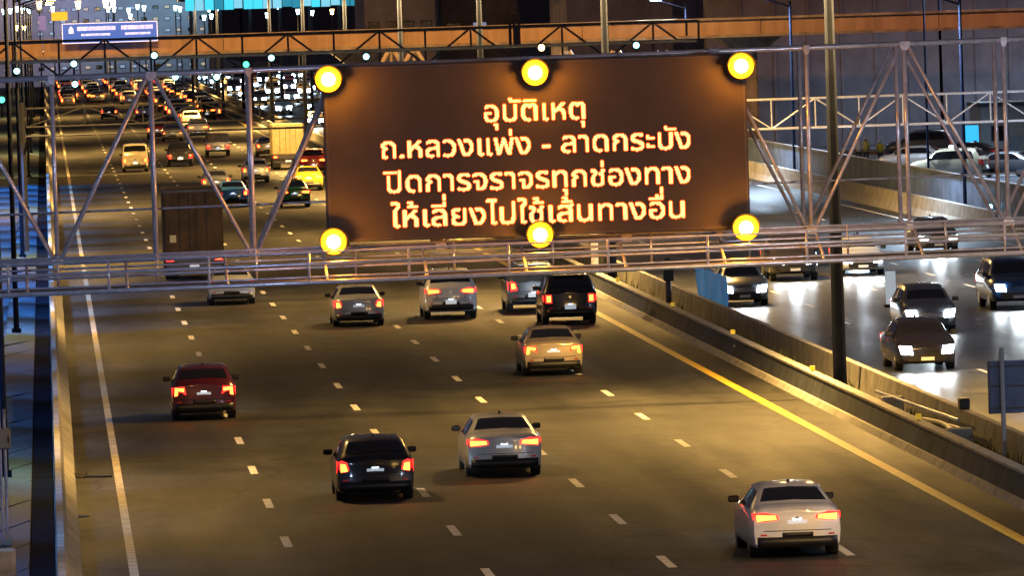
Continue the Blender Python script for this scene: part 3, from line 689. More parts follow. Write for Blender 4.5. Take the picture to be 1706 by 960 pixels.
# toll plaza canopy with cyan light
tp = empty('toll_canopy', (14.5, 780, 0), 'wide toll plaza canopy with glowing cyan underside at top left', 'canopy')
q = MB(); q.box(0, 21, 0, 24, 12.1, 13.6, bev=.15); q.build('roof', STEEL_DK, tp)
rf = random.Random(4); CY = [CYAN_PANEL, mat('lit_cyan_panel_pale', (.3, .7, .8), .5, emit=(.22, .62, .80), es=1.0), mat('lit_cyan_panel_dim', (.1, .4, .5), .5, emit=(.03, .30, .45), es=.8)]
for i in range(20):
    q = MB(); q.box(.4 + i * 1.01, .4 + i * 1.01 + rf.choice((.93, .97, .88)), -.06, -.002, 11.1 + rf.choice((0, 0, .12)), 12.9); q.build('lit_panel', CY[rf.randrange(3)], tp)
for i in range(7):
    q = MB(); q.box(.8 + i * 3.1, 1.1 + i * 3.1, 2, 2.4, 0, 12.1); q.build('column', STEEL_DK, tp)
q = MB(); q.box(-60, 300, 2200, 2230, 0, 24); 
ct = q.build('far_buildings', mat('far_wall', (.20, .18, .22), .9, noise=.5, nscale=.02)); tag(ct, 'dark mass of distant city blocks closing the end of the road', 'city blocks', kind='stuff')
tb = block('terminal_building', -14, 26, 1180, 1200, 0, 16.5, mat('terminal_wall', (.50, .46, .52), .8, noise=.4, nscale=.1), 'broad dark building far behind the blue direction sign', 'building', win=(.9, .6), rows=9, cols=22,
           wm=lambda r, c: [lit, lit, litc, GLASS, litc][(r * 7 + c * 3) % 5])  # lit panes added to brighten the dark skyline
for i in range(5): light('added_facade_fill', 'AREA', (4 + i * 8, -14, 18), 700, [SODIUM, (.5, .6, 1), (.6, .5, .9), (.3, .8, 1), (.4, .8, 1)][i], tb, target=(4 + i * 8, 0, 11), size=2)  # fill lights added to lift the facade, no fittings modelled

# far lamps along the skyline, each with its own post
sky = [(6, 18, 'c'), (17, 17, 'c'), (28, 14, 'c'), (38, 16, 'c'), (48, 17, 'c'), (65, 6, 's'), (130, 6, 's'), (88, 14, 'c'), (176, 4, 's'), (188, 4, 's'), (180, 14, 'c'), (190, 14, 'c'), (214, 16, 'c'), (217, 26, 'c'),
       (229, 10, 'c'), (240, 12, 'c'), (292, 12, 'c'), (300, 14, 'c'), (320, 12, 'c'), (348, 14, 'c'), (352, 26, 'c'), (362, 12, 'c'), (340, 28, 'c'), (445, 24, 'c'), (464, 10, 'c'), (496, 18, 'c'), (520, 20, 'c'), (553, 18, 's'), (605, 6, 'c'), (40, 46, 's'), (27, 45, 's')]
for i, (px, py, c) in enumerate(sky):
    Y = 1020 + (i * 37) % 90; p = at(px, py, Y)
    t = empty('lamp_post', (p.x, Y, 0), '%s skyline lamp, the %s from the left' % ('warm yellow' if c == 's' else 'cool white', ORD[sorted(s[:2] for s in sky).index((px, py))]), 'lamp post', 'distant lamps along the skyline')
    q = MB(); q.tube((0, 0, 0), (0, 0, p.z), .12, .08, n=6); q.build('post', STEEL_DK, t)
    q = MB(); rr = .42 if c == 's' and py < 8 else .28
    q.tube((0, -.1, p.z - rr * 1.6), (0, -.1, p.z + rr * .9), rr * .55, rr, n=10); q.build('lamp', SOD_LAMP if c == 's' else COOL_LAMP, t)

# ------------------------------------------------------------------ vehicles
def lerp(a, b, t): return a + (b - a) * t
#            y,   zb,  zbelt, ztop, wbelt, wtop   (half widths)
CARS = {
 'sedan': dict(L=4.6, st=[(0, .27, .86, .98, .84, .66), (.08, .24, .90, 1.04, .86, .70), (.35, .22, .93, 1.09, .88, .70), (.62, .20, .94, 1.11, .89, .70), (1.25, .20, .95, 1.40, .89, .55), (1.75, .20, .95, 1.455, .89, .56),
                          (2.5, .20, .94, 1.44, .89, .56), (2.95, .20, .93, 1.36, .89, .55), (3.5, .20, .90, 1.02, .89, .68), (4.1, .21, .80, .90, .87, .68), (4.45, .24, .66, .76, .82, .62), (4.6, .32, .60, .66, .74, .55)],
             rw=(.70, 1.20), ws=(3.02, 3.42), sw=(.95, 3.35), sw2=(1.35, 2.85)),
 'hatchback': dict(L=4.1, st=[(0, .29, .86, 1.00, .83, .70), (.06, .25, .92, 1.08, .85, .70), (.16, .24, .96, 1.16, .87, .68), (.48, .20, .97, 1.42, .88, .60), (.8, .20, .96, 1.49, .88, .60), (1.6, .20, .95, 1.51, .88, .60),
                          (2.3, .20, .94, 1.47, .88, .58), (2.6, .20, .93, 1.38, .88, .57), (3.1, .20, .90, 1.04, .88, .68), (3.7, .21, .80, .92, .86, .66), (3.98, .24, .68, .78, .81, .60), (4.1, .32, .60, .66, .72, .52)],
             rw=(.17, .46), ws=(2.66, 3.04), sw=(.5, 2.95), sw2=(.75, 2.5)),
 'suv': dict(L=4.6, st=[(0, .34, .98, 1.10, .87, .76), (.06, .30, 1.04, 1.18, .90, .76), (.14, .30, 1.08, 1.28, .92, .74), (.42, .26, 1.09, 1.60, .93, .66), (.75, .26, 1.08, 1.70, .93, .66), (1.7, .26, 1.07, 1.73, .93, .67),
                          (2.6, .26, 1.06, 1.69, .93, .66), (2.95, .26, 1.05, 1.58, .93, .64), (3.45, .26, 1.02, 1.16, .93, .74), (4.1, .28, .94, 1.06, .91, .72), (4.45, .32, .80, .92, .86, .66), (4.6, .40, .70, .78, .78, .58)],
             rw=(.15, .41), ws=(3.0, 3.4), sw=(.45, 3.3), sw2=(.7, 2.85)),
 'van': dict(L=4.9, st=[(0, .40, 1.02, 1.20, .84, .80), (.05, .32, 1.05, 1.30, .88, .80), (.10, .28, 1.06, 1.50, .90, .78), (.20, .26, 1.06, 1.84, .90, .74), (.4, .26, 1.06, 1.93, .90, .74), (2.0, .26, 1.06, 1.96, .90, .74),
                          (3.2, .26, 1.05, 1.92, .90, .74), (3.6, .26, 1.04, 1.78, .90, .72), (4.2, .26, 1.02, 1.18, .90, .74), (4.6, .28, .90, 1.02, .88, .70), (4.8, .32, .78, .88, .84, .64), (4.9, .40, .70, .78, .76, .58)],
             rw=(.085, .19), ws=(3.65, 4.15), sw=(.3, 4.0), sw2=(.4, 3.5)),
 'pickup': dict(L=5.2, st=[(0, .50, .98, 1.08, .86, .80), (.05, .46, 1.02, 1.10, .90, .82), (.5, .44, 1.04, 1.10, .91, .82), (1.5, .40, 1.05, 1.10, .92, .82), (1.62, .38, 1.06, 1.16, .92, .76), (1.78, .36, 1.06, 1.66, .92, .66),
                          (2.2, .34, 1.06, 1.74, .92, .66), (3.1, .34, 1.06, 1.72, .92, .66), (3.4, .34, 1.05, 1.62, .92, .64), (3.95, .34, 1.04, 1.18, .92, .76), (4.7, .36, .98, 1.10, .90, .74), (5.1, .40, .84, .96, .86, .68), (5.2, .46, .74, .82, .80, .6)],
             rw=(1.64, 1.77), ws=(3.45, 3.9), sw=(1.8, 3.85), sw2=(1.9, 3.4)),
}
class Shell:
    def __init__(s, kind):
        s.c = CARS[kind]; s.st = s.c['st']; s.L = s.c['L']
    def par(s, y):
        st = s.st
        if y <= 0: return st[0][1:]
        if y >= s.L: return st[-1][1:]
        for i in range(len(st) - 1):
            if st[i][0] <= y <= st[i + 1][0]:
                p0 = st[max(0, i - 1)]; p1 = st[i]; p2 = st[i + 1]; p3 = st[min(len(st) - 1, i + 2)]
                t = (y - p1[0]) / (p2[0] - p1[0]); out = []
                for q in range(1, 6):
                    m1 = (p2[q] - p0[q]) / max(.05, p2[0] - p0[0]) * (p2[0] - p1[0]); m2 = (p3[q] - p1[q]) / max(.05, p3[0] - p1[0]) * (p2[0] - p1[0])
                    d = p2[q] - p1[q]
                    if d == 0 or m1 * d < 0: m1 = 0
                    if d == 0 or m2 * d < 0: m2 = 0
                    lim = 2.2 * abs(d); m1 = max(-lim, min(lim, m1)); m2 = max(-lim, min(lim, m2))
                    h = (2 * t ** 3 - 3 * t * t + 1) * p1[q] + (t ** 3 - 2 * t * t + t) * m1 + (-2 * t ** 3 + 3 * t * t) * p2[q] + (t ** 3 - t * t) * m2
                    out.append(h)
                return out
    def ring(s, y):
        zb, zl, zt, wl, wt = s.par(y)
        return [(0, zb), (wl * .88, zb), (wl * .97, zb + .06), (wl, zb + (zl - zb) * .5), (wl * .985, zl), (wt + .045, zt - .045), (wt - .06, zt), (0, zt + .022)]
    def bow(s, x, y, z):
        w = min(1.0, abs(x) / .9); d = y
        if y < 1.0: d += (.13 * w ** 3 + max(0, z - .72) * .10 - (.05 if z < .62 else 0)) * (1 - y) ** 2
        e = s.L - y
        if e < 1.0: d -= (.20 * w ** 3 - (.03 if z < .55 else 0)) * (1 - e) ** 2
        return d
    def P(s, y, q, side, off=0.0):
        r = s.ring(y); i = min(6, int(q)); t = q - i
        x = lerp(r[i][0], r[i + 1][0], t); z = lerp(r[i][1], r[i + 1][1], t)
        nx, nz = (r[i + 1][1] - r[i][1]), -(r[i + 1][0] - r[i][0]); n = math.hypot(nx, nz) or 1
        if off:
            x += nx / n * off; z += nz / n * off
            r2 = s.ring(y + .05); z2 = lerp(r2[i][1], r2[i + 1][1], t); sl = (z2 - (z - nz / n * off)) / .05
            y2 = y - off * max(-2, min(2, sl)) * .6
        else: y2 = y
        return (x * side, s.bow(x, y2, z), z)
    def patch(s, mb, ya, yb, qa, qb, side, off, ny=5, nq=4, ya2=None, yb2=None, m=0):
        ya2 = ya if ya2 is None else ya2; yb2 = yb if yb2 is None else yb2
        vs = []
        for i in range(ny + 1):
            for j in range(nq + 1):
                v = j / nq; u = i / ny
                vs.append(s.P(lerp(lerp(ya, ya2, v), lerp(yb, yb2, v), u), lerp(qa, qb, v), side, off))
        fs = []
        for i in range(ny):
            for j in range(nq):
                a = i * (nq + 1) + j; f = (a, a + 1, a + nq + 2, a + nq + 1)
                fs.append(f if side < 0 else f[::-1])
        mb.add(vs, fs, m)
def fascia(sh, mb, poly, front, y_off, th, m=0):
    """polygon in x,z laid on the bowed end of the car and given a thickness"""
    ye = sh.L if front else 0.0; sgn = 1 if front else -1
    def fy(x, z): return sh.bow(x, ye, z) + sgn * y_off
    a = [(x, fy(x, z), z) for x, z in poly]; b_ = [(x, fy(x, z) - sgn * th, z) for x, z in poly]
    mb.loft([a, b_], m)
def fstrip(sh, mb, x0, x1, z0, z1, front, y_off, th, m=0, n=8):
    ye = sh.L if front else 0.0; sg_ = 1 if front else -1; rings = []
    for i in range(n + 1):
        x = lerp(x0, x1, i / n)
        def pt(z, o): return (x, sh.bow(x, ye, z) + sg_ * (y_off - o), z)
        rings.append([pt(z0, 0), pt(z1, 0), pt(z1, th), pt(z0, th)])
    mb.loft(rings, m)
TL = {  # right tail lamp outline, bulb outline  (relative to z of belt)
 'wide': ([(.36, -.10), (.60, -.15), (.80, -.14), (.80, .02), (.62, .04), (.38, -.02)], [(.42, -.095), (.76, -.125), (.77, -.02), (.44, -.03)]),
 'tall': ([(.56, -.26), (.80, -.30), (.80, .02), (.74, .06), (.62, .0)], [(.62, -.18), (.76, -.20), (.76, -.04), (.66, -.05)]),
 'block': ([(.62, -.30), (.82, -.30), (.82, -.02), (.62, -.02)], [(.66, -.24), (.78, -.24), (.78, -.08), (.66, -.08)]),
 'cshape': ([(.48, -.20), (.80, -.30), (.80, .0), (.52, .02)], [(.54, -.05), (.76, -.03), (.78, -.22), (.70, -.20), (.70, -.10), (.55, -.12)]),
}
def car_parts(kind, pname, tl, t, full=True, facing='rear', dim=False, lit_head=None, orange=False, heads_far=False):
    sh = Shell(kind); pm = PAINTS[pname]; L = sh.L
    mb = MB(); ys = []
    for i in range(len(sh.st) - 1):
        n = 3 if full else 1
        for k_ in range(n): ys.append(lerp(sh.st[i][0], sh.st[i + 1][0], k_ / n))
    ys.append(L)
    NR = 8
    rows = []
    for y in ys:
        r = sh.ring(y); pts = [(x, z) for x, z in r] + [(-x, z) for x, z in r[-2:0:-1]]
        rows.append([(x, sh.bow(x, y, z), z) for x, z in pts])
    mb.loft(rows, 0, caps=False); n = len(rows[0])
    for ri, fl in ((0, False), (len(rows) - 1, True)):          # end caps as cross strips so they can bow
        ring_ = rows[ri]; o = len(mb.v); y = ys[ri]; C = 8; vs = []
        r = sh.ring(y)
        for j in range(8):
            xw = r[j][0]
            for c in range(C + 1):
                x = lerp(-xw, xw, c / C); vs.append((x, sh.bow(x, y, r[j][1]), r[j][1]))
        fs = []
        for j in range(7):
            for c in range(C):
                a = j * (C + 1) + c; f = (a, a + 1, a + C + 2, a + C + 1); fs.append(f[::-1] if fl else f)
        mb.add(vs, fs, 0)
    # dark lower trim, wheel arches, shut lines in the second material
    zb = sh.st[2][1]
    arch = .34 if kind in ('sedan', 'hatchback') else .39
    wy = (.95 if kind != 'pickup' else 1.15, L - .92)
    for s in (-1, 1):
        for yy in wy:
            W = sh.par(yy)[3]
            poly = [(math.cos(a) * (arch + .05), math.sin(a) * (arch + .05)) for a in [math.pi * i / 10 - .25 for i in range(0, 12)]]
            mb.loft([[(s * (W * .80), yy + a, max(.12, arch - .02 + b_)) for a, b_ in poly], [(s * (W - .034 + .0), yy + a, max(.12, arch - .02 + b_)) for a, b_ in poly]], 1)
    if full:
        zl = sh.st[0][2]
        fstrip(sh, mb, -.78, .78, zb + .03, zb + .24, False, .012, .03, 1, n=12); fstrip(sh, mb, -.30, .30, zb + .241, zb + .33, False, .008, .03, 1)
        for zz_ in (zl - .24, zb + .36): fstrip(sh, mb, -.66, .66, zz_, zz_ + .014, False, .006, .02, 1, n=10)
        for s in (-1, 1): fascia(sh, mb, [(s * .50 - .006, zl - .228), (s * .50 + .006, zl - .228), (s * .50 + .006, zl - .01), (s * .50 - .006, zl - .01)], False, .006, .02, 1)
    body = mb.build('body', [pm, BLACK], t, smooth=True)
    ga = MB(); gs = [MB(), MB()]; gf = MB()
    dst = [ga, ga, ga, ga] if not full else [ga, gf, gs[0], gs[1]]
    a, b_ = sh.c['rw']
    for s in (-1, 1):
        sh.patch(dst[0], a, b_, 6.999, 5.75, s, .008)
    a, b_ = sh.c['ws']
    for s in (-1, 1): sh.patch(dst[1], a, b_, 6.999, 5.75, s, .008)
    a, b_ = sh.c['sw']; a2, b2 = sh.c['sw2']
    for k_, s in enumerate((-1, 1)): sh.patch(dst[2 + k_], a, b_, 4.12, 4.86, s, .008, ny=8, nq=3, ya2=a2, yb2=b2)
    if full:
        ga.build('rear_window', GLASS, t); gf.build('windscreen', GLASS, t); gs[0].build('side_window', GLASS, t); gs[1].build('side_window', GLASS, t)
    else: ga.build('windows', GLASS, t)
    zl = sh.st[1][2] + (.02 if kind != 'pickup' else -.12)
    if kind == 'van': zl = .98
    lens, bulb = TL[tl]
    if full:
        mx = sum(p[0] for p in bulb) / len(bulb); mz = sum(p[1] for p in bulb) / len(bulb)
        bulb = [(min(.80, mx + (x - mx) * 1.12), mz + (z - mz) * 1.25) for x, z in bulb]
    if not full:
        mx = sum(p[0] for p in bulb) / len(bulb); mz = sum(p[1] for p in bulb) / len(bulb)
        bulb = [(min(.80, mx + (x - mx) * 1.5), mz + (z - mz) * 2.2) for x, z in bulb]; lens = [(x, z * 1.2 + .02) for x, z in lens]
    for s in (-1, 1):
        q = MB(); poly = [(s * x, zl + z) for x, z in lens]
        if full or facing == 'rear':
            fascia(sh, q, poly if s > 0 else poly[::-1], False, .014, .05)
            lo = zl + min(p[1] for p in lens); hi = zl + max(p[1] for p in lens)
            W = sh.par(.1)[3]
            q.box(s * (W - .02) - .012, s * (W - .02) + .012, .14, .42, lo + .05, hi - .02)
            tlo = q.build('tail_light', TAIL_DIM if dim else TAIL, t)
            q = MB(); poly = [(s * x, zl + z) for x, z in bulb]; fascia(sh, q, poly if s > 0 else poly[::-1], False, .024, .009)
            if not dim: q.build('bulb', BULB_OR if orange else BULB, tlo)
        if full or facing == 'front':
            q = MB(); hz = sh.st[-2][2] - .0
            hp = [(s * .42, hz - .17), (s * .74, hz - .15), (s * .80, hz + .09), (s * .46, hz + .07)]
            if not full: hp = [(s * .30, hz - .30), (s * .80, hz - .28), (s * .84, hz + .16), (s * .34, hz + .14)]
            fascia(sh, q, hp if s < 0 else hp[::-1], True, .02, .05)
            q.build('headlight', lit_head or HEAD_OFF, t)
    q = MB(); pz = .62 if kind in ('suv', 'pickup', 'van') else .72
    if kind == 'pickup': pz = .60
    if kind == 'van': pz = .62
    if full or facing == 'rear':
        fascia(sh, q, [(-.19, pz - .075), (.19, pz - .075), (.19, pz + .075), (-.19, pz + .075)], False, .02, .01)
        pl = q.build('number_plate', PLATE, t)
        if full:
            q = MB(); fascia(sh, q, [(-.08, pz + .085), (.08, pz + .085), (.08, pz + .11), (-.08, pz + .11)], False, .03, .02); q.build('plate_lamp', PLATE_LAMP, pl)
    if full or facing == 'front':
        q = MB(); gz_ = sh.st[-1][1]; fstrip(sh, q, -.56, .56, gz_ - .02, gz_ + .20, True, .012, .03); q.build('grille', BLACK, t)
        q = MB(); fascia(sh, q, [(-.19, gz_ + .0), (.19, gz_ + .0), (.19, gz_ + .10), (-.19, gz_ + .10)][::-1], True, .03, .01); q.build('number_plate', mat('front_plate', (.7, .72, .75), .5), t)
    if full:
        q = MB(); fascia(sh, q, [(.045 * math.cos(a_ * math.pi / 4), zl - .10 + .045 * math.sin(a_ * math.pi / 4)) for a_ in range(8)], False, .016, .01); q.build('emblem', CHROME, t)
        for s in (-1, 1):
            q = MB(); fascia(sh, q, [(s * .66 - .06, zb + .27), (s * .66 + .06, zb + .27), (s * .66 + .06, zb + .30), (s * .66 - .06, zb + .30)], False, .014, .01); q.build('reflector', TAIL_DIM, t)
        for s in (-1, 1):
            my = sh.c['ws'][1] - .28; mz = sh.par(my)[1] + .06
            q = MB(); q.box(s * .84 if s > 0 else -1.05, 1.05 if s > 0 else -.84, my, my + .12, mz, mz + .14, bev=.03); q.build('mirror', BLACK if pname != 'gold' else BLACK, t)
        q = MB(); q.box(-.02, .02, sh.c['rw'][1] + .35, sh.c['rw'][1] + .55, sh.par(sh.c['rw'][1] + .45)[2] + .02, sh.par(sh.c['rw'][1] + .45)[2] + .09); q.build('antenna', BLACK, t)
        if kind in ('suv',):
            q = MB()
            for s in (-1, 1): q.tube((s * .58, .7, 1.76), (s * .58, 2.7, 1.76), .02, n=6)
            q.build('roof_rail', CHROME, t)
            q = MB(); q.box(-.5, .5, .40, .62, 1.655, 1.69); q.build('spoiler', pm, t)
    wys = wy if full else wy
    for s in (-1, 1):
        for yy in wys:
            W = sh.par(yy)[3]
            q = MB(); q.tube((s * (W - .24), yy, arch - .02), (s * (W - .03), yy, arch - .02), arch - .02, n=18 if full else 10)
            wh = q.build('wheel', RUBBER, t)
            if full:
                q = MB(); q.tube((s * (W - .029), yy, arch - .02), (s * (W - .012), yy, arch - .02), arch * .62, n=14); q.build('rim', RIM, wh)
def truck_parts(t, m, w=2.3, h=3.6, L=6.5, facing='rear', bulbm=None):
    q = MB(); q.box(-w / 2, w / 2, 0, L - 1.9, 1.0, h, bev=.05)
    q.build('cargo_box', m, t)
    for s in (-1, 1):
        q = MB(); q.box(s * .03 if s > 0 else -w / 2 + .08, w / 2 - .08 if s > 0 else -.03, -.035, -.003, 1.08, h - .1); d = q.build('rear_door', m, t)
        q = MB()
        q.tube((s * .14, -.06, 1.15), (s * .14, -.06, h - .2), .018, n=6); q.tube((s * .55, -.06, 1.15), (s * .55, -.06, h - .2), .018, n=6); q.build('locking_bar', STEEL_DK, d)
    q = MB(); q.box(-w / 2 + .05, w / 2 - .05, .0, L - .4, .72, .998); q.box(-w / 2 + .1, w / 2 - .1, .02, .12, .45, .60); q.build('chassis', STEEL_DK, t)
    q = MB(); q.box(-w / 2 + .12, w / 2 - .12, L - 1.85, L, .55, 2.35, bev=.12); q.build('cab', m, t)
    q = MB(); q.box(-w / 2 + .2, w / 2 - .2, L - .001, L + .012, 1.45, 2.15); q.build('windscreen', GLASS, t)
    for s in (-1, 1):
        q = MB(); q.box(s * (w / 2 - .22) - .16, s * (w / 2 - .22) + .16, -.05, -.004, .78, .94); tl = q.build('tail_light', TAIL, t)
        q = MB(); q.box(s * (w / 2 - .22) - .09, s * (w / 2 - .22) + .09, -.065, -.051, .81, .91); q.build('bulb', bulbm or BULB, tl)
        q = MB(); q.box(s * (w / 2 - .35) - .15, s * (w / 2 - .35) + .15, L + .002, L + .05, .7, .9); q.build('headlight', HEAD_OFF, t)
        q = MB(); q.box(s * (w / 2 - .3) - .28, s * (w / 2 - .3) + .28, 0.05, .08, .15, .70); q.build('mud_flap', RUBBER, t)
        for yy in (1.3, L - 1.1):
            q = MB(); q.tube((s * (w / 2 - .55), yy, .45), (s * (w / 2 - .05), yy, .45), .44, n=16); q.build('wheel', RUBBER, t)
    q = MB(); q.box(-.2, .2, -.03, .0, .50, .64); q.build('number_plate', PLATE, t)

def heading_light(t, L, energy, back=False):
    light('headlight_beam', 'SPOT', (0, L + .15, .68), energy, (.78, .90, 1.0), t, target=(0, L + 12, -.35), size=.25, angle=1.5, blend=.9)

# --- near cars, placed by where their rear wheels touch the road in the photograph
NEAR = [
 ('white', 'sedan', 1322, 926, 'wide', 'white sedan nearest the camera at bottom right, tail lights glowing', 60, {}),
 ('silver', 'sedan', 838, 792, 'wide', 'silver sedan between the black hatchback and the white sedan', 60, {}),
 ('black', 'hatchback', 624, 832, 'tall', 'glossy black hatchback with bright number plate, bottom centre', 90, {}),
 ('dark red', 'hatchback', 340, 698, 'cshape', 'dark red hatchback with square glowing tail lights near the left edge line', 90, {}),
 ('gold', 'sedan', 920, 624, 'cshape', 'pale gold sedan with orange tail lights beside the yellow line', 90, {'orange': True}),
 ('black', 'suv', 948, 540, 'block', 'tall black SUV directly ahead of the pale gold sedan', 130, {}),
 ('grey', 'suv', 887, 519, 'tall', 'grey SUV half hidden behind the tall black SUV', 130, {}),
 ('white', 'suv', 750, 531, 'wide', 'white SUV with wide orange tail lights under the message board', 130, {'orange': True}),
 ('silver', 'sedan', 597, 543, 'tall', 'silver sedan under the lower left amber beacon', 110, {}),
 ('silver', 'sedan', 386, 507, 'tall', 'pale car just beyond the walkway in the second lane', 110, {'orange': True}),
]
for (c, kd, px, py, tl, lab, en, kw) in NEAR:
    p = ground(px, py)
    nm = {'sedan': 'sedan_car', 'hatchback': 'hatchback_car', 'suv': 'sport_utility_car'}[kd]
    t = empty(nm, (p.x, p.y - .95, 0), lab, 'car', 'cars on the near stretch of the highway')
    t.scale = (1, 1, {'black': .93, 'dark red': .96, 'gold': .95}.get(c, .95) if kd != 'suv' else 1)
    car_parts(kd, c, tl, t, True, lit_head=HEAD_FAR, **kw)
    heading_light(t, CARS[kd]['L'], en * 4.5)

# --- mid-distance cars seen through the truss
MID = [
 ('beige', 'van', 226, 287, 'block', 'cream van alone in the left lane seen through the truss', True),
 ('black', 'pickup', 301, 278, 'block', 'black pickup with a lit white plate right of the cream van', False),
 ('white', 'pickup', 364, 261, 'block', 'white pickup with orange lamps and a grey load cover', True),
 ('grey', 'sedan', 361, 325, 'tall', 'dark grey car partly hidden by the lit blue car', False),
 ('lit blue', 'sedan', 389, 346, 'tall', 'sedan with bright blue light painted into its body, beside the truss post', False),
 ('silver', 'hatchback', 427, 305, 'tall', 'silver hatchback right behind the truss post', True),
 ('grey', 'sedan', 447, 261, 'tall', 'grey sedan left of the yellow box truck', False),
 ('red', 'suv', 523, 292, 'wide', 'red and white SUV touching the left edge of the board', True),
 ('green', 'sedan', 492, 346, 'wide', 'green and yellow taxi with orange lamps beside the board', True),
 ('yellow', 'sedan', 515, 318, 'wide', 'yellow taxi just ahead of the green and yellow taxi', True),
 ('black', 'sedan', 182, 199, 'tall', 'black sedan in the left lanes beyond the second gantry', False),
 ('white', 'sedan', 240, 199, 'tall', 'white sedan level with the black one beyond the second gantry', False),
 ('red', 'hatchback', 262, 232, 'tall', 'red hatchback closest behind the second gantry', False),
 ('grey', 'sedan', 288, 236, 'tall', 'grey sedan with very bright red lamps before the second gantry', False),
 ('white', 'suv', 331, 231, 'wide', 'white SUV right of the car with very bright red lamps', True),
 ('silver', 'sedan', 322, 213, 'tall', 'silver sedan beyond the white SUV near the second gantry', True),
 ('black', 'suv', 345, 200, 'wide', 'black SUV with a wide band of orange lamps', True),
]
for (c, kd, px, py, tl, lab, orr) in MID:
    p = ground(px, py)
    nm = {'sedan': 'sedan_car', 'hatchback': 'hatchback_car', 'suv': 'sport_utility_car', 'van': 'delivery_van', 'pickup': 'pickup_truck'}[kd]
    t = empty(nm, (p.x, p.y, 0), lab, {'van': 'van', 'pickup': 'pickup'}.get(kd, 'car'), 'cars queueing in the middle distance')
    car_parts(kd, c, tl, t, True, orange=orr, lit_head=HEAD_FAR)
    if kd == 'pickup' and c == 'white':
        q = MB(); q.box(-.80, .80, .1, 1.6, 1.12, 1.75, bev=.06); q.build('load_cover', mat('grey_tarp', (.18, .17, .15), .8, noise=.4), t)
    if c == 'green':
        q = MB(); q.box(-.5, .5, 1.3, 2.6, 1.475, 1.50); q.box(-.22, .22, 1.8, 1.95, 1.50, 1.62); q.build('roof_sign', PAINTS['yellow'], t)
    light('headlight_beam', 'SPOT', (0, CARS[kd]['L'] + .15, .68), 60, (.78, .90, 1.0), t, target=(0, CARS[kd]['L'] + 12, -.35), size=.25, angle=1.3, blend=.9)
RUST = mat('brown_truck_panel', (.10, .060, .038), .75, noise=.5, nscale=1.2, dirt=(.03, .02, .015))
YBOX = mat('yellow_truck_panel', (.58, .47, .24), .7, noise=.25, nscale=2)
p = ground(325, 466); t = empty('box_truck', (p.x, p.y, 0), 'rust brown box truck behind the walkway rails', 'truck'); truck_parts(t, RUST, 2.45, 3.75)
q = MB(); q.box(-.98, -.72, -.045, -.036, 1.55, 1.85); q.build('sticker', mat('pale_sticker', (.75, .68, .5), .6), t)
q = MB(); q.box(-1.22, 1.22, -.05, -.036, 1.05, 1.12); q.box(-1.22, 1.22, -.05, -.036, 3.60, 3.70); q.build('door_frame', STEEL_DK, t)
p = ground(481, 282); t = empty('box_truck', (p.x, p.y, 0), 'bright yellow box truck left of the message board', 'truck'); truck_parts(t, YBOX, 2.2, 3.1, bulbm=BULB_OR)
light('added_truck_fill', 'POINT', (0, -5, 4.5), 2600, (1, .62, .18), t, size=.3)  # light without fitting, added behind the truck to brighten its rear

# --- far queue of our carriageway (lite cars, copies)
PROTO = {}
def lite(kind, pname, tl, facing, orange, head=None):
    key = (kind, pname, tl, facing, orange)
    if key not in PROTO:
        t = bpy.data.objects.new('queueing_car' if facing == 'rear' else 'oncoming_car', None); COL.objects.link(t)
        car_parts(kind, pname, tl, t, False, facing, orange=orange, lit_head=head)
        PROTO[key] = t; return t
    return copy_tree(PROTO[key])
lanes = [3.0, 6.4, 10.0, 13.55, 17.1]
lane_name = ['leftmost lane', 'second lane from the left', 'middle lane', 'fourth lane from the left', 'lane beside the yellow line']
kinds = ['sedan', 'suv', 'hatchback', 'pickup', 'sedan', 'suv', 'van']
colors = ['white', 'silver', 'black', 'grey', 'red', 'white', 'silver', 'beige']
placed = []
rq = random.Random(11)
start = [905, 930, 900, 700, 760]
for li, X in enumerate(lanes):
    y = start[li] + rq.uniform(0, 10); n = 0
    while y < 1420 and n < 26:
        kd = kinds[rq.randrange(7)]; cn = colors[rq.randrange(8)]; orr = rq.random() < .4
        t = lite(kd, cn, ['wide', 'tall', 'block'][rq.randrange(3)], 'rear', orr)
        t.location = (X + rq.uniform(-.35, .35), y, 0)
        tag(t, '%s %s, %s of the far queue in the %s' % (cn, {'suv': 'SUV'}.get(kd, kd), ORD[n], lane_name[li]), 'car', 'cars queueing far up the highway')
        y += rq.uniform(9, 26); n += 1

# --- oncoming traffic
ONC = [  # px of each car's headlamp pair centre, colour, kind, energy
 (1241, 480, 'grey', 'sedan', 'grey car nearest the median, its headlamps left of the dark pole'),
 (1325, 440, 'black', 'suv', 'dark oncoming car right behind the lowest walkway rail'),
 (1438, 431, 'silver', 'sedan', 'silver oncoming car just right of the tall dark pole'),
 (1564, 396, 'grey', 'sedan', 'oncoming grey car seen between the walkway rails at right'),
 (1551, 522, 'grey', 'hatchback', 'grey oncoming hatchback behind the lowest pair of headlamps'),
 (1545, 581, 'black', 'sedan', 'dark oncoming sedan with the lowest pair of dazzling headlamps'),
 (1697, 484, 'blue', 'suv', 'blue oncoming car cut by the right edge of the picture'),
]
for (px, py, cn, kd, lab) in ONC:
    p = ground(px, py, .66); L = CARS[kd]['L']
    nm = {'sedan': 'sedan_car', 'hatchback': 'hatchback_car', 'suv': 'sport_utility_car'}[kd]
    t = empty(nm, (p.x, p.y + L, 0), lab, 'car', 'oncoming cars with dazzling headlamps', rz=math.pi)
    car_parts(kd, cn, 'tall', t, True, lit_head=HEAD)
    light('headlight_beam', 'SPOT', (0, L + .15, .68), 260, (.84, .93, 1.0), t, target=(0, L + 22, -.2), size=.25, angle=1.25, blend=.9)
ol = [24.7, 28.3, 31.9, 35.4, 38.8]
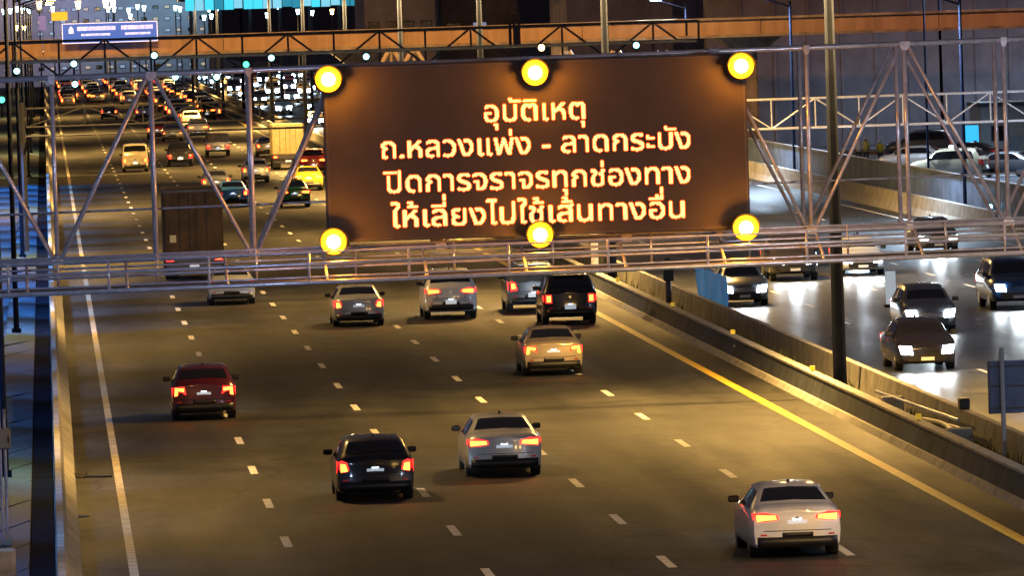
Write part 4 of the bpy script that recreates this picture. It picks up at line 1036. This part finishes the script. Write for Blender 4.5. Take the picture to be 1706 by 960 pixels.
on_name = ['lane beside the median', 'second lane past the median', 'middle oncoming lane', 'fourth oncoming lane', 'outermost oncoming lane']
for li, X in enumerate(ol):
    y = 650 + rq.uniform(0, 60); n = 0
    while y < 1500 and n < 12:
        kd = kinds[rq.randrange(7)]; cn = colors[rq.randrange(8)]
        t = lite(kd, cn, 'tall', 'front', False, HEAD_FAR)
        t.location = (X + rq.uniform(-.4, .4), y, 0); t.rotation_euler = (0, 0, math.pi)
        tag(t, '%s %s with white headlamps, %s far oncoming one in the %s' % (cn, {'suv': 'SUV'}.get(kd, kd), ORD[n], on_name[li]), 'car', 'far oncoming cars')
        if n < 4: light('headlight_beam', 'SPOT', (X, y - 5, .7), 260, (.8, .9, 1), None, target=(X, y - 30, 0), size=.3, angle=1.0)
        y += rq.uniform(22, 85); n += 1

# ------------------------------------------------------------------ small things on the left
p = ground(14, 915)
st = empty('cabinet_post', (p.x, p.y, 0), 'thin pole carrying a beige box at the far left edge', 'post')
q = MB(); q.tube((.0, 0, 0), (0, 0, 2.9), .035); q.tube((-.1, 0, 0), (-.1, 0, 3.4), .03); q.build('pole', STEEL, st)
q = MB(); q.box(-.14, .13, -.16, -.03, 2.08, 2.50, bev=.02); bx = q.build('box', mat('beige_box', (.45, .36, .24), .6, noise=.2), st)
q = MB(); q.box(.06, .09, -.175, -.161, 2.2, 2.36); q.build('latch', BLACK, bx)
q = MB(); q.loft([[(-.10, -.1, 0), (.10, -.1, 0), (.10, .1, 0), (-.10, .1, 0)], [(-.03, -.03, .32), (.05, -.03, .32), (.05, .05, .32), (-.03, .05, .32)]]); q.build('foot', mat('beige_foot', (.5, .42, .3), .7), st)
q = MB(); pp = ground(10, 985); q.box(-.25, .21, 0, .5, 0, .78, bev=.03)
tag(q.build('equipment_box', mat('beige_concrete', (.38, .31, .22), .8, noise=.5, nscale=4), loc=(pp.x, pp.y, 0)), 'stained beige equipment box in the bottom left corner', 'box')

# reflectors on the near median barrier
for i, (px, py) in enumerate([(1012, 467), (1105, 509), (1206, 555), (1332, 616), (1506, 697)]):
    p = ground(px, py, .75); t = empty('reflector', (20.55, p.y, .682), 'yellow reflector on the median barrier, %s of five from the camera' % ORD[4 - i], 'reflector', 'yellow reflectors on the median barrier')
    q = MB(); q.box(-.07, .07, -.012, .012, .02, .16, bev=.008); q.build('reflector_face', REFL_Y, t)
    q = MB(); q.box(-.03, .03, .013, .05, 0, .14); q.build('bracket', BLACK, t)
    o = MB(); o.box(-.04, .04, -.015, .0, -.36, -.20); o.build('lower_marker', mat('pale_marker', (.7, .6, .35), .5), t, loc=(-.14, -2.2, 0))
# short sign post in the median
p = Vector((21.2, 257, 0)); t = empty('marker_post', p, 'short grey post with small boxes in the median under the board', 'post')
q = MB(); q.tube((0, 0, 0), (0, 0, 2.0), .10); q.build('pole', STEEL_DK, t)
q = MB(); q.box(-.18, .18, -.2, -.101, 1.2, 1.7, bev=.02); q.build('control_box', BLACK, t)
# sign seen from behind, at the right edge
t = empty('road_sign', (21.42, 168.5, 0), 'back of a dark sign panel on a pale pole at the right edge', 'road sign')
q = MB(); q.tube((0, 0, 0), (0, 0, 2.8), .055, n=10); q.build('pole', mat('pale_pole', (.4, .4, .44), .5, .5), t)
q = MB(); q.box(-.32, 1.0, .09, .14, 1.30, 2.5, bev=.02); q.build('panel', mat('sign_back', (.12, .16, .28), .5, .3, noise=.3), t)
q = MB()
for zz in (1.4, 1.9, 2.35): q.box(-.3, .98, .062, .088, zz, zz + .05)
for xx in (-.32, .95): q.box(xx, xx + .05, .055, .061, 1.30, 2.5)
q.build('frame', STEEL_DK, t)
# pipes, hose and boxes lying in the median
q = MB(); pts = [Vector((21.05, 171, .12)), Vector((21.2, 173.5, .45)), Vector((21.0, 177, .65)), Vector((20.9, 181, .55)), Vector((20.95, 184, .35))]
for a, b_ in zip(pts, pts[1:]): q.tube(a, b_, .055)
tag(q.build('hose', mat('cream_hose', (.6, .55, .42), .6)), 'cream coloured hose looping over junk in the median', 'hose')
for i, (px, py, w_, h_, m_, lab) in enumerate([(1460, 668, .55, .22, CONC_LT, 'pale lamp box on the median beside the near barrier'), (1583, 718, .6, .18, CONC_LT, 'flat pale lid beside the hose in the median'),
                                               (1627, 692, .24, .26, BLACK, 'small black box on top of the far median barrier'), (1545, 700, .7, .4, STEEL_DK, 'dark pipe bundle lying in the median')]):
    p = ground(px, py, .7); x = 21.81 if i == 2 else 20.95; y = p.y; z0 = .853 if i == 2 else .06
    q = MB(); q.box(-w_ / 2, w_ / 2, 0, .5, 0, h_ + (.5 if i != 2 else 0), bev=.03)
    if i == 3:
        q = MB()
        for k_ in range(3): q.tube((-.1 + k_ * .16, -4, .5 + .04 * k_), (-.05 + k_ * .16, 3, .45), .05)
    tag(q.build(['lamp_box', 'lid', 'control_box', 'pipe_bundle'][i], m_, loc=(x, y, z0)), lab, ['box', 'lid', 'box', 'pipes'][i])
q = MB(); q.tube((20.9, 190, .75), (21.3, 176, .75), .045); tag(q.build('conduit', STEEL, None), 'long grey conduit running along the median toward the hose', 'conduit')
# made-up glowing sheet, stands in for a blue glow at the far median barrier
ta = ground(1118, 500, .9).y; tb_ = ground(1196, 500, .9).y
q = MB(); rr = random.Random(5)
N = 16; vs = []
for i in range(N + 1):
    for j in range(4):
        vs.append((22.02 + .05 * math.sin(i * 1.3 + j), 244 + 11 * i / N, .5 + j * .42 + .03 * math.sin(i * 2.1)))
q.add(vs, [(i * 4 + j, i * 4 + j + 1, (i + 1) * 4 + j + 1, (i + 1) * 4 + j) for i in range(N) for j in range(3)])
q.add([(v[0] + .02, v[1], v[2]) for v in vs], [((i + 1) * 4 + j, (i + 1) * 4 + j + 1, i * 4 + j + 1, i * 4 + j) for i in range(N) for j in range(3)])
tag(q.build('blue_glow_screen', mat('blue_glow_sheet', (.08, .35, .8), .5, emit=(.03, .20, .45), es=.30, noise=.6, nscale=.5)), 'made-up glowing screen standing in for a blue glow along the median', 'screen')
# white delineator between oncoming lanes
p = ground(1485, 512); t = empty('delineator', p, 'tall white delineator panel beside the headlamps', 'delineator')
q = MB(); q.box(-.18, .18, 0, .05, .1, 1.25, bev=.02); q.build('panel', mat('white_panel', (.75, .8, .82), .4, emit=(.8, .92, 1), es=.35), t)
q = MB(); q.box(-.24, .24, -.15, .2, 0, .1, bev=.02); q.build('base', RUBBER, t)

# ------------------------------------------------------------------ right background: hoarding, yard, parked cars, workers
hb = empty('hoarding', (43.1, 300, 0), 'ribbed grey steel hoarding behind the far concrete barrier', 'fence')
q = MB(); y = 0
while y < 260: q.box(-.05, .05, y, y + .28, .05, 2.1); q.box(-.02, .02, y + .281, y + .449, .05, 2.08); y += .45
q.build('sheeting', mat('hoarding_sheet', (.20, .27, .40), .6, .3, noise=.4, nscale=.7), hb)
q = MB(); q.tube((-.08, 0, 2.14), (-.08, 262, 2.14), .04); q.build('top_rail', STEEL, hb)
PK = [('beige', 'suv', 1645, 300, 1.15, 'beige parked SUV side-on behind the hoarding'), ('silver', 'sedan', 1585, 285, 1.2, 'silver parked sedan left of the beige one'), ('grey', 'suv', 1592, 264, 1.3, 'grey parked SUV in the second row of the yard'),
      ('black', 'sedan', 1668, 279, 1.1, 'black parked sedan behind the beige SUV'), ('grey', 'sedan', 1735, 297, 1.0, 'dark grey parked sedan right of the beige SUV')]
for (c, kd, px, py, rz, lab) in PK:
    p = ground(px, py - 4); nm = {'sedan': 'sedan_car', 'suv': 'sport_utility_car'}[kd]
    t = empty(nm, (p.x, p.y, 0), lab, 'car', 'cars parked in the yard', rz=rz)
    car_parts(kd, c, 'tall', t, True, dim=True)
def person(px, py, h, top, label, crouch=0.0):
    p = ground(px, py); t = empty('person', p, label, 'person', 'workers in the yard')
    sk = mat('skin', (.30, .18, .12), .6); s = h / 1.7
    q = MB()
    def tb(a, b_, r1, r2, m=0): q.tube([c * s for c in a], [c * s for c in b_], r1 * s, r2 * s, n=8, m=m)
    def ring(z, rx, ry, y=0): return [(rx * s * math.cos(2 * math.pi * i / 10), y * s + ry * s * math.sin(2 * math.pi * i / 10), z * s) for i in range(10)]
    q.loft([ring(.86, .15, .11), ring(1.0, .17, .12), ring(1.2, .18, .12), ring(1.38, .20, .11), ring(1.45, .12, .08), ring(1.50, .055, .055), ring(1.54, .06, .06), ring(1.60, .085, .095), ring(1.68, .08, .09), ring(1.74, .03, .04)])
    for sd in (-1, 1):
        tb((sd * .09, 0, .9), (sd * .11, -.02, .48), .085, .062); tb((sd * .11, -.02, .48), (sd * .12, .02, .06), .058, .042); tb((sd * .12, .05, .04), (sd * .13, -.16, .03), .045, .04)
        tb((sd * .20, 0, 1.38), (sd * .26, .02, 1.12), .05, .042); tb((sd * .26, .02, 1.12), (sd * .20, -.16, .95), .04, .03); tb((sd * .20, -.16, .95), (sd * .18, -.23, .90), .034, .02)
    q.build('body', sk, t, smooth=True)
    q = MB(); q.loft([ring(.80, .18, .14), ring(1.0, .19, .145), ring(1.2, .205, .145), ring(1.40, .225, .13), ring(1.47, .12, .09)])
    for sd in (-1, 1): tb((sd * .21, 0, 1.40), (sd * .27, .02, 1.10), .066, .055); tb((sd * .27, .02, 1.11), (sd * .21, -.14, .97), .054, .045)
    q.build('jacket', top, t, smooth=True)
    q = MB()
    for sd in (-1, 1): tb((sd * .09, 0, .92), (sd * .11, -.02, .48), .10, .078); tb((sd * .11, -.02, .49), (sd * .12, .02, .08), .076, .06)
    q.build('trousers', mat('dark_trousers', (.03, .035, .05), .8), t)
    q = MB(); q.loft([ring(1.645, .115, .125), ring(1.66, .10, .11), ring(1.72, .09, .10), ring(1.77, .05, .055), ring(1.785, .01, .01)]); q.build('helmet', mat('white_helmet', (.75, .75, .72), .4), t, smooth=True)
    q = MB(); q.box(-.012 * s, .012 * s, -.115 * s, -.09 * s, 1.585 * s, 1.62 * s); q.box(-.04 * s, -.02 * s, -.10 * s, -.085 * s, 1.625 * s, 1.637 * s); q.box(.02 * s, .04 * s, -.10 * s, -.085 * s, 1.625 * s, 1.637 * s); q.box(-.025 * s, .025 * s, -.10 * s, -.085 * s, 1.56 * s, 1.568 * s); q.build('face', mat('face_dark', (.12, .06, .04), .6), t)
    return t
person(1431, 274, 1.75, mat('white_jacket', (.6, .62, .62), .8), 'person in a white jacket standing in the yard left of two others')
person(1443, 273, 1.65, mat('yellow_jacket', (.6, .5, .12), .8), 'person in a yellow jacket standing between the two others')
person(1467, 272, 1.45, mat('bright_yellow_jacket', (.75, .55, .05), .8), 'person in a bright yellow jacket nearest the parked cars')
kb = block('site_office', 58.9, 68, 470, 476, 0, 3.4, mat('office_wall', (.45, .48, .52), .7, noise=.2), 'pale single-storey site office with dark windows at the right edge', 'building', win=(1.1, 1.0), rows=1, cols=4)
q = MB(); q.box(0, .9, 0, .1, .2, 3.2); tag(q.build('cyan_lit_facade', mat('cyan_light_on_facade', (.1, .5, .8), .5, emit=(.03, .45, .9), es=1.1), loc=at(1608, 262, 468).xyz * 1 + Vector((0, 0, -1.2))), 'upright facade left of the site office, cyan light put into its colour', 'panel')  # emission stands in for cyan light falling on the facade
for i, (px, py, sc_, lab) in enumerate([(1585, 246, .16, 'blue-white floodlight above the parked cars'), (1427, 281, .16, 'blue-white floodlight below the person in white'), (1592, 298, .12, 'blue-white lamp under the floodlight of the parked cars'), (1650, 344, .10, 'left one of three blue lamps on the hoarding'),
                                       (1662, 342, .12, 'middle one of three blue lamps on the hoarding'), (1675, 345, .12, 'right one of three blue lamps on the hoarding'), (1428, 378, .13, 'low lamp between the walkway rails at right')]):
    Y = [440, 430, 420, 338, 338, 338, 300][i]; p = at(px, py, Y)
    floodlight((p.x, p.y, p.z), (p.x + 3, p.y - 12, 0), [5000, 3500, 0, 0, 0, 0, 300][i], COOL, BLUE_LAMP if i not in (0, 1) else COOL_LAMP, lab, r=sc_, angle=2.2)

# cylindrical tall mast left of the board centre, trio of pipes
q = MB(); pt = at(857, 50, 338); t = empty('pipe_cluster', (pt.x, 338, 0), 'three upright brown pipes rising above the board near the middle beacon', 'pipes')
zt3 = at(857, 20, 338).z
for i in range(3):
    q = MB(); q.tube((-.2 + .2 * i, 0, 0), (-.2 + .2 * i, 0, zt3 - .1 * (i % 2)), .07); q.build('pipe', mat('brown_pipe', (.18, .10, .08), .5, .4), t)

# debris on the left shoulder
p = ground(134, 797); q = MB(); rd = random.Random(9)
q.loft([[(-.25 + .06 * i, .1 * math.sin(i), .02), (-.25 + .06 * i, .35 + .1 * math.cos(i * 2), .02), (-.25 + .06 * i, .2, .12 + .05 * math.sin(i * 3))] for i in range(8)])
q.tube((.1, 0, .03), (.75, -.25, .03), .025)
tag(q.build('tyre_scrap', RUBBER, loc=p), 'torn black tyre scrap on the left shoulder beside the barrier', 'debris')
p = ground(138, 863); q = MB(); q.tube((-.14, 0, .03), (.14, .02, .03), .025)
tag(q.build('stick', mat('pale_stick', (.5, .48, .42), .7), loc=p), 'short pale stick lying on the left shoulder near the bottom', 'debris')
